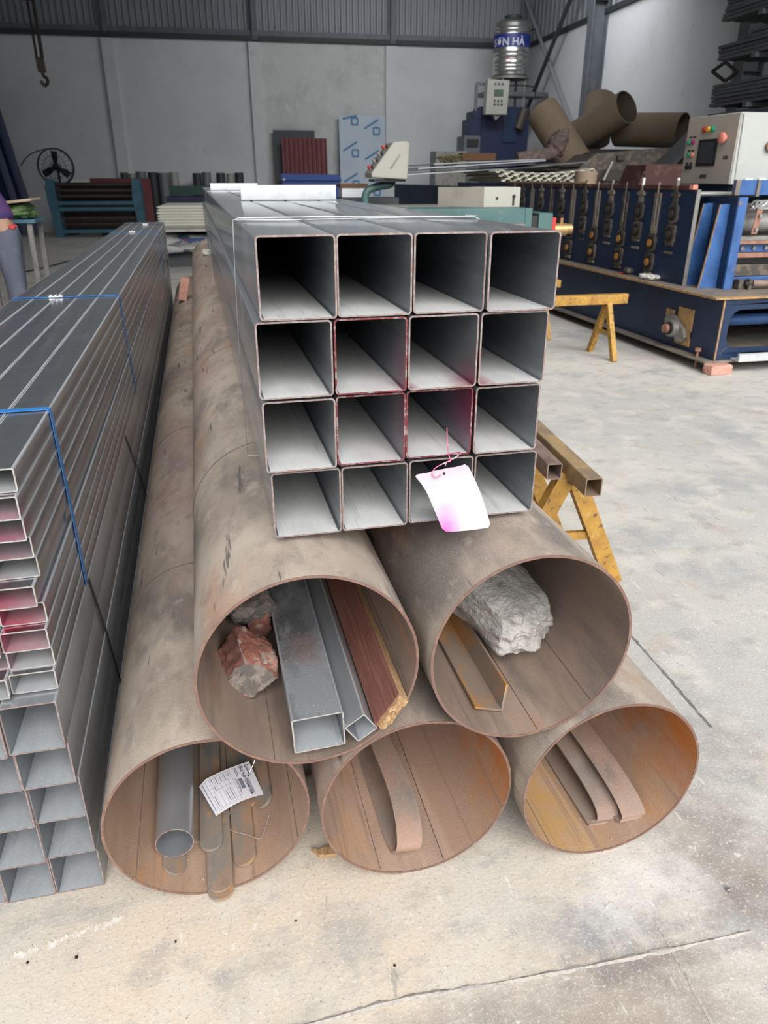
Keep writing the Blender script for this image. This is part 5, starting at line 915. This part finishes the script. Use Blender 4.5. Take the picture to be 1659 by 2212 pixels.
solo('red_sheet', MB(BT).prism([(-3.7, 21.8, .3), (-2.2, 21.8, .3), (-2.22, 21.95, 1.36), (-3.72, 21.95, 1.36)], (0, .02, 0)), M['red_sheet'], 'dark red panel standing behind the folding bench', 'metal sheet', None, 20); bx('panel_stand', (-3.6, 21.85, 0), (-2.3, 22.1, .298), 'anthracite', 'dark sill under the red panel behind the folding bench', 'stand')
# cabinet, cream panels, table
t = thing('parts_cabinet', 'dark green box on a navy cabinet behind the cream panels', 'cabinet', B(-1.1, 20, 0)); obj('upper_box', MB(BT).box2((-1.6, 20, .98), (-.6, 20.6, 1.19)), M['green_dark'], t, 35, .006); obj('base', MB(BT).box2((-1.7, 19.9, 0), (-.5, 20.7, .96)), M['navy'], t, 35, .006)
def cream_panel(u0, u1, v, z, k, lab):
    m = MB(BT); e = .03; m.prism([(u0 + e, v, z), (u1 - e, v, z), (u1, v, z + .02), (u1 - e * 2, v, z + .040), (u0 + e * 2, v, z + .040), (u0, v, z + .02)], (0, 1.6, 0)); return solo('foam_panel', m, M['cream_sheet'], lab, 'insulation panel', 'cream foam panels on the table', 10)
for i in range(7): cream_panel(-1.375 + rnd.uniform(-.01, .01), -.57 + rnd.uniform(-.01, .01), 14.0, .625 + .046 * i, i, 'cream foam panel, %s from the bottom of the taller stack on the table' % ('first', 'second', 'third', 'fourth', 'fifth', 'sixth', 'top one, seventh')[i])
for i in range(5): cream_panel(-.50 + rnd.uniform(-.01, .01), .32 + rnd.uniform(-.01, .01), 14.2, .625 + .046 * i, i, 'cream foam panel, %s from the bottom of the lower stack seen beside the raised bundle' % ('first', 'second', 'third', 'fourth', 'top one, fifth')[i])
t = thing('steel_table', 'low steel-topped table carrying the cream foam panels', 'table', B(-.5, 14, 0)); obj('table_top', MB(BT).box2((-1.55, 13.0, .585), (.9, 16, .623)), M['steel'], t, 35, .003)
for u in (-1.48, .8):
    for v in (13.1, 15.8): obj('leg', MB(BT).box2((u, v, 0), (u + .06, v + .06, .585)), M['steel_dull'], t)
m = MB(BT); N_ = 40; vs = []
for j in range(10):
    for i in range(N_ + 1):
        q = i / N_; vs.append((-1.32 + 2.0 * q, 13.3 - .10 * math.sin(j / 9 * math.pi) + .07 * noise.noise(Vector((q * 9, j * .5, 1))), .24 + .30 * j / 9 + .03 * noise.noise(Vector((q * 7, j * .4, 4)))))
m.add(vs, [(j * (N_ + 1) + i, j * (N_ + 1) + i + 1, (j + 1) * (N_ + 1) + i + 1, (j + 1) * (N_ + 1) + i) for j in range(9) for i in range(N_)]); b = len(vs); m.add([Vector(p) + Vector((0, .7, 0)) for p in vs], []); 
m.add([vs[9 * (N_ + 1) + i] for i in range(N_ + 1)] + [Vector(vs[9 * (N_ + 1) + i]) + Vector((0, .8, 0)) for i in range(N_ + 1)], [(i, i + 1, N_ + 2 + i, N_ + 1 + i) for i in range(N_)]); solo('patterned_tarp', m, M['tarp'], 'crumpled red, blue and white tarp stuffed under the low steel table', 'tarp', None, 60)
bx('tarp_crate', (-1.3, 13.5, 0), (.68, 14.2, .23), 'anthracite', 'dark low crate under the patchwork tarp', 'crate')
# dark blue sheets standing at the far left
for i, (u0, u1, v, h, mt, lab) in enumerate(((-7.6, -5.62, 22.4, 4.15, 'blue_sheet', 'tall dark blue sheet standing at the far left of back wall'), (-7.8, -5.85, 22.15, 3.4, 'blue_sheet', 'lower dark blue sheet in front of the tall one'), (-8.0, -6.15, 21.9, 2.2, 'anthracite', 'short dark grey sheet in front of the blue ones'))):
    mb = MB(BT); pts = []; u = u0
    while u < u1 - .2: pts += [(u, 0), (u + .14, 0), (u + .17, .05), (u + .2, .05)]; u += .23
    pts.append((u1, 0)); n = len(pts); mb.add([(a + .36 - .145 * z, v - d + q, z) for q in (0, .02) for z in (0, h) for a, d in pts], [(k, k + 1, n + k + 1, n + k) for k in range(n - 1)] + [(2 * n + k, 3 * n + k, 3 * n + k + 1, 2 * n + k + 1) for k in range(n - 1)] + [(n - 1, 3 * n - 1, 4 * n - 1, 2 * n - 1)]); solo('wall_sheet', mb, M[mt], lab, 'metal sheet', None, 20)
# chain hoist
t = thing('chain_hoist', 'hanging chain hoist block with hook at upper left', 'hoist', B(-2.83, 14, 6.5))
for du in (-.045, .045): m = MB(); m.tube([B(-2.84 + du, 14, 6.58), B(-2.845 + du * .9, 14, 3.05)], .02 if du < 0 else .03, 6); obj('chain', m, M['chain'], t)
m = MB(BT); m.prism([(-2.90, 13.95, 3.06), (-2.79, 13.95, 3.06), (-2.78, 13.95, 2.86), (-2.89, 13.95, 2.86)], (0, .1, 0)); obj('hook_block', m, M['chain'], t, 35, .01); m = MB(); m.tube(smooth_pts([B(-2.83, 14, 2.88), B(-2.83, 14, 2.82), B(-2.785, 14, 2.78), B(-2.785, 14, 2.72), B(-2.83, 14, 2.685), B(-2.87, 14, 2.72), B(-2.87, 14, 2.75)], 5), .025, 8); obj('hook', m, M['chain'], t); m = MB(BT); m.cyl((-2.95, 14.0, 3.85), (-2.82, 14.0, 3.85), .06, n=12); obj('upper_wheel', m, M['chain'], t)
# small things at the left
m = MB(); m.tube(smooth_pts([(-2.9, 12.9, .012), (-2.6, 13.6, .012), (-2.35, 14.6, .012), (-2.2, 15.5, .012)], 5), .012, 5); solo('floor_cable', m, M['black'], 'black cable lying on the floor at the left', 'cable')
t = thing('work_stand', 'grey steel work stand behind the person', 'stand', (-1.62, 8.3, 0)); obj('stand_top', MB().box2((-1.95, 8.0, .985), (-1.47, 8.6, 1.015)), M['bench_blue'], t, 35, .004)
for x in (-1.92, -1.53):
    for y in (8.05, 8.55): m = MB(); m.beam((x, y, .985), (x - .02, y, 0), .045, .045); obj('leg', m, M['steel_dull'], t)
solo('plywood_board', MB().box((-1.70, 8.25, 1.165), (.46, .5, .022), Matrix.Rotation(R(-6), 3, 'Y')), M['plywood'], 'pale plywood board on the green bag, behind the person', 'board', None, 35, .003)
solo('green_bag', rough_lump((-1.70, 8.25, 1.082), (.38, .42, .135), (0, 0, 0), 4, .22, 2.2, .5, 14), M['bag_green'], 'green bag squeezed under the plywood board on the work stand', 'bag', None, 60)
solo('resting_brick', MB().box((-.160, 6.9, .492), (.075, .105, .19), Matrix.Rotation(R(14), 3, 'Y')), M['brickpale'], 'brick wedged upright between the lower left pipe and upper pipe, far along', 'brick', None, 35, .006)
solo('crumpled_paper', rough_lump((.075, 7.1, .775), (.10, .14, .05), (0, 0, 0), 4, .35, 2.6, .3, 17), M['glove'], 'white crumpled scrap on top of the upper left pipe, far along', 'scrap', None, 60)

# ================================================================== the person at the left edge, bending away
t = thing('person', 'person in purple shirt and grey jeans bending at the left edge', 'person', (-1.70, 7.5, 0))
def skin_body(name, joints, edges, rad, mat, par, lev=2):
    me = bpy.data.meshes.new(name); me.from_pydata(joints, edges, []); o = bpy.data.objects.new(name, me); COL.objects.link(o); me.materials.append(mat)
    sk = o.modifiers.new('skin', 'SKIN'); sk.use_smooth_shade = True
    for i, r in enumerate(rad): me.skin_vertices[0].data[i].radius = r if isinstance(r, tuple) else (r, r); me.skin_vertices[0].data[i].use_root = (i == 0)
    s_ = o.modifiers.new('subdivision', 'SUBSURF'); s_.levels = lev; s_.render_levels = lev; o.parent = par; o.matrix_parent_inverse = Matrix.Translation(-Vector(LOC[par.name])) if par.type == 'EMPTY' else Matrix(); return o
X, Y = -1.60, 7.5
J = [(X - .03, Y, .93), (X - .07, Y, 1.05), (X - .16, Y, 1.22), (X - .24, Y, 1.36), (X - .30, Y, 1.45), (X - .35, Y, 1.52), (X - .38, Y, 1.60),
     (X - .035, Y - .09, .88), (X - .01, Y - .10, .48), (X - .02, Y - .11, .09), (X - .14, Y - .11, .04), (X - .035, Y + .09, .88), (X - .05, Y + .10, .48), (X - .04, Y + .11, .09), (X - .16, Y + .11, .04),
     (X - .24, Y - .17, 1.36), (X - .34, Y - .21, 1.12), (X - .50, Y - .17, .98), (X - .24, Y + .17, 1.36), (X - .36, Y + .21, 1.12), (X - .52, Y + .17, .98)]
E_ = [(0, 1), (1, 2), (2, 3), (3, 4), (4, 5), (5, 6), (0, 7), (7, 8), (8, 9), (9, 10), (0, 11), (11, 12), (12, 13), (13, 14), (3, 15), (15, 16), (16, 17), (3, 18), (18, 19), (19, 20)]
RD = [(.10, .13), (.10, .13), (.105, .15), (.10, .16), (.05, .05), (.085, .075), (.06, .06), .085, .055, .04, .035, .085, .055, .04, .035, .06, .042, .03, .06, .042, .03]
body = skin_body('body', J, E_, RD, M['skin'], t)
skin_body('shirt', [(X - .055, Y, .985), (X - .08, Y, 1.08), (X - .165, Y, 1.22), (X - .245, Y, 1.36), (X - .285, Y, 1.42), (X - .245, Y - .17, 1.36), (X - .33, Y - .21, 1.15), (X - .245, Y + .17, 1.36), (X - .35, Y + .21, 1.15)], [(0, 1), (1, 2), (2, 3), (3, 4), (3, 5), (5, 6), (3, 7), (7, 8)], [(.125, .155), (.12, .15), (.125, .17), (.115, .175), (.065, .07), .075, .06, .075, .06], M['shirt'], body)
skin_body('jeans', [(X - .035, Y, .93), (X - .05, Y, 1.0), (X - .03, Y - .09, .85), (X - .005, Y - .10, .48), (X - .02, Y - .11, .09), (X - .03, Y + .09, .85), (X - .045, Y + .10, .48), (X - .04, Y + .11, .09)], [(0, 1), (0, 2), (2, 3), (3, 4), (0, 5), (5, 6), (6, 7)], [(.125, .15), (.125, .15), .115, .088, .07, .115, .088, .07], M['jeans'], body)
obj('waistband', MB().box((X + .045, Y - .04, .985), (.05, .16, .035), Matrix.Rotation(R(20), 3, 'Y')), M['red_cloth'], body, 35, .01)
obj('hair', rough_lump((X - .385, Y, 1.63), (.19, .17, .19), (0, 0, 0), 3, .06, 2, .1, 3), M['hair'], body, 60)
for dy, dx in ((-.11, .0), (.11, -.02)):
    m = MB(); rg = []
    for f_, w, h in ((.06, .07, .07), (.02, .09, .10), (-.08, .095, .08), (-.15, .09, .055), (-.20, .05, .04)): rg.append([Vector((X + dx + f_ - .03, Y + dy + a * w / 2 / .5 * .5, b * h)) for a, b in ((-1, 0), (1, 0), (1, .7), (.5, 1), (-.5, 1), (-1, .7))])
    m.loft(rg, True); obj('shoe', m, M['shoe'], body, 60)
for sy, hx in ((-1, -.50), (1, -.52)):
    pj = [(X + hx, Y + sy * .17, .98), (X + hx - .035, Y + sy * .168, .965), (X + hx - .075, Y + sy * .165, .95)]; ed = [(0, 1), (1, 2)]; rd = [.026, (.018, .036), (.015, .038)]
    for k in range(4):
        b = len(pj); y_ = Y + sy * .165 + (-.03 + .02 * k); ln = (.075, .085, .08, .06)[k]; pj += [(X + hx - .08, y_, .948), (X + hx - .08 - ln * .5, y_, .935), (X + hx - .08 - ln * .85, y_, .91)]; ed += [(2, b), (b, b + 1), (b + 1, b + 2)]; rd += [.009, .0085, .007]
    b = len(pj); pj += [(X + hx - .04, Y + sy * .165 - sy * .045, .955), (X + hx - .075, Y + sy * .165 - sy * .06, .935)]; ed += [(1, b), (b, b + 1)]; rd += [.011, .009]
    skin_body('hand', pj, ed, rd, M['skin'], body, 1)
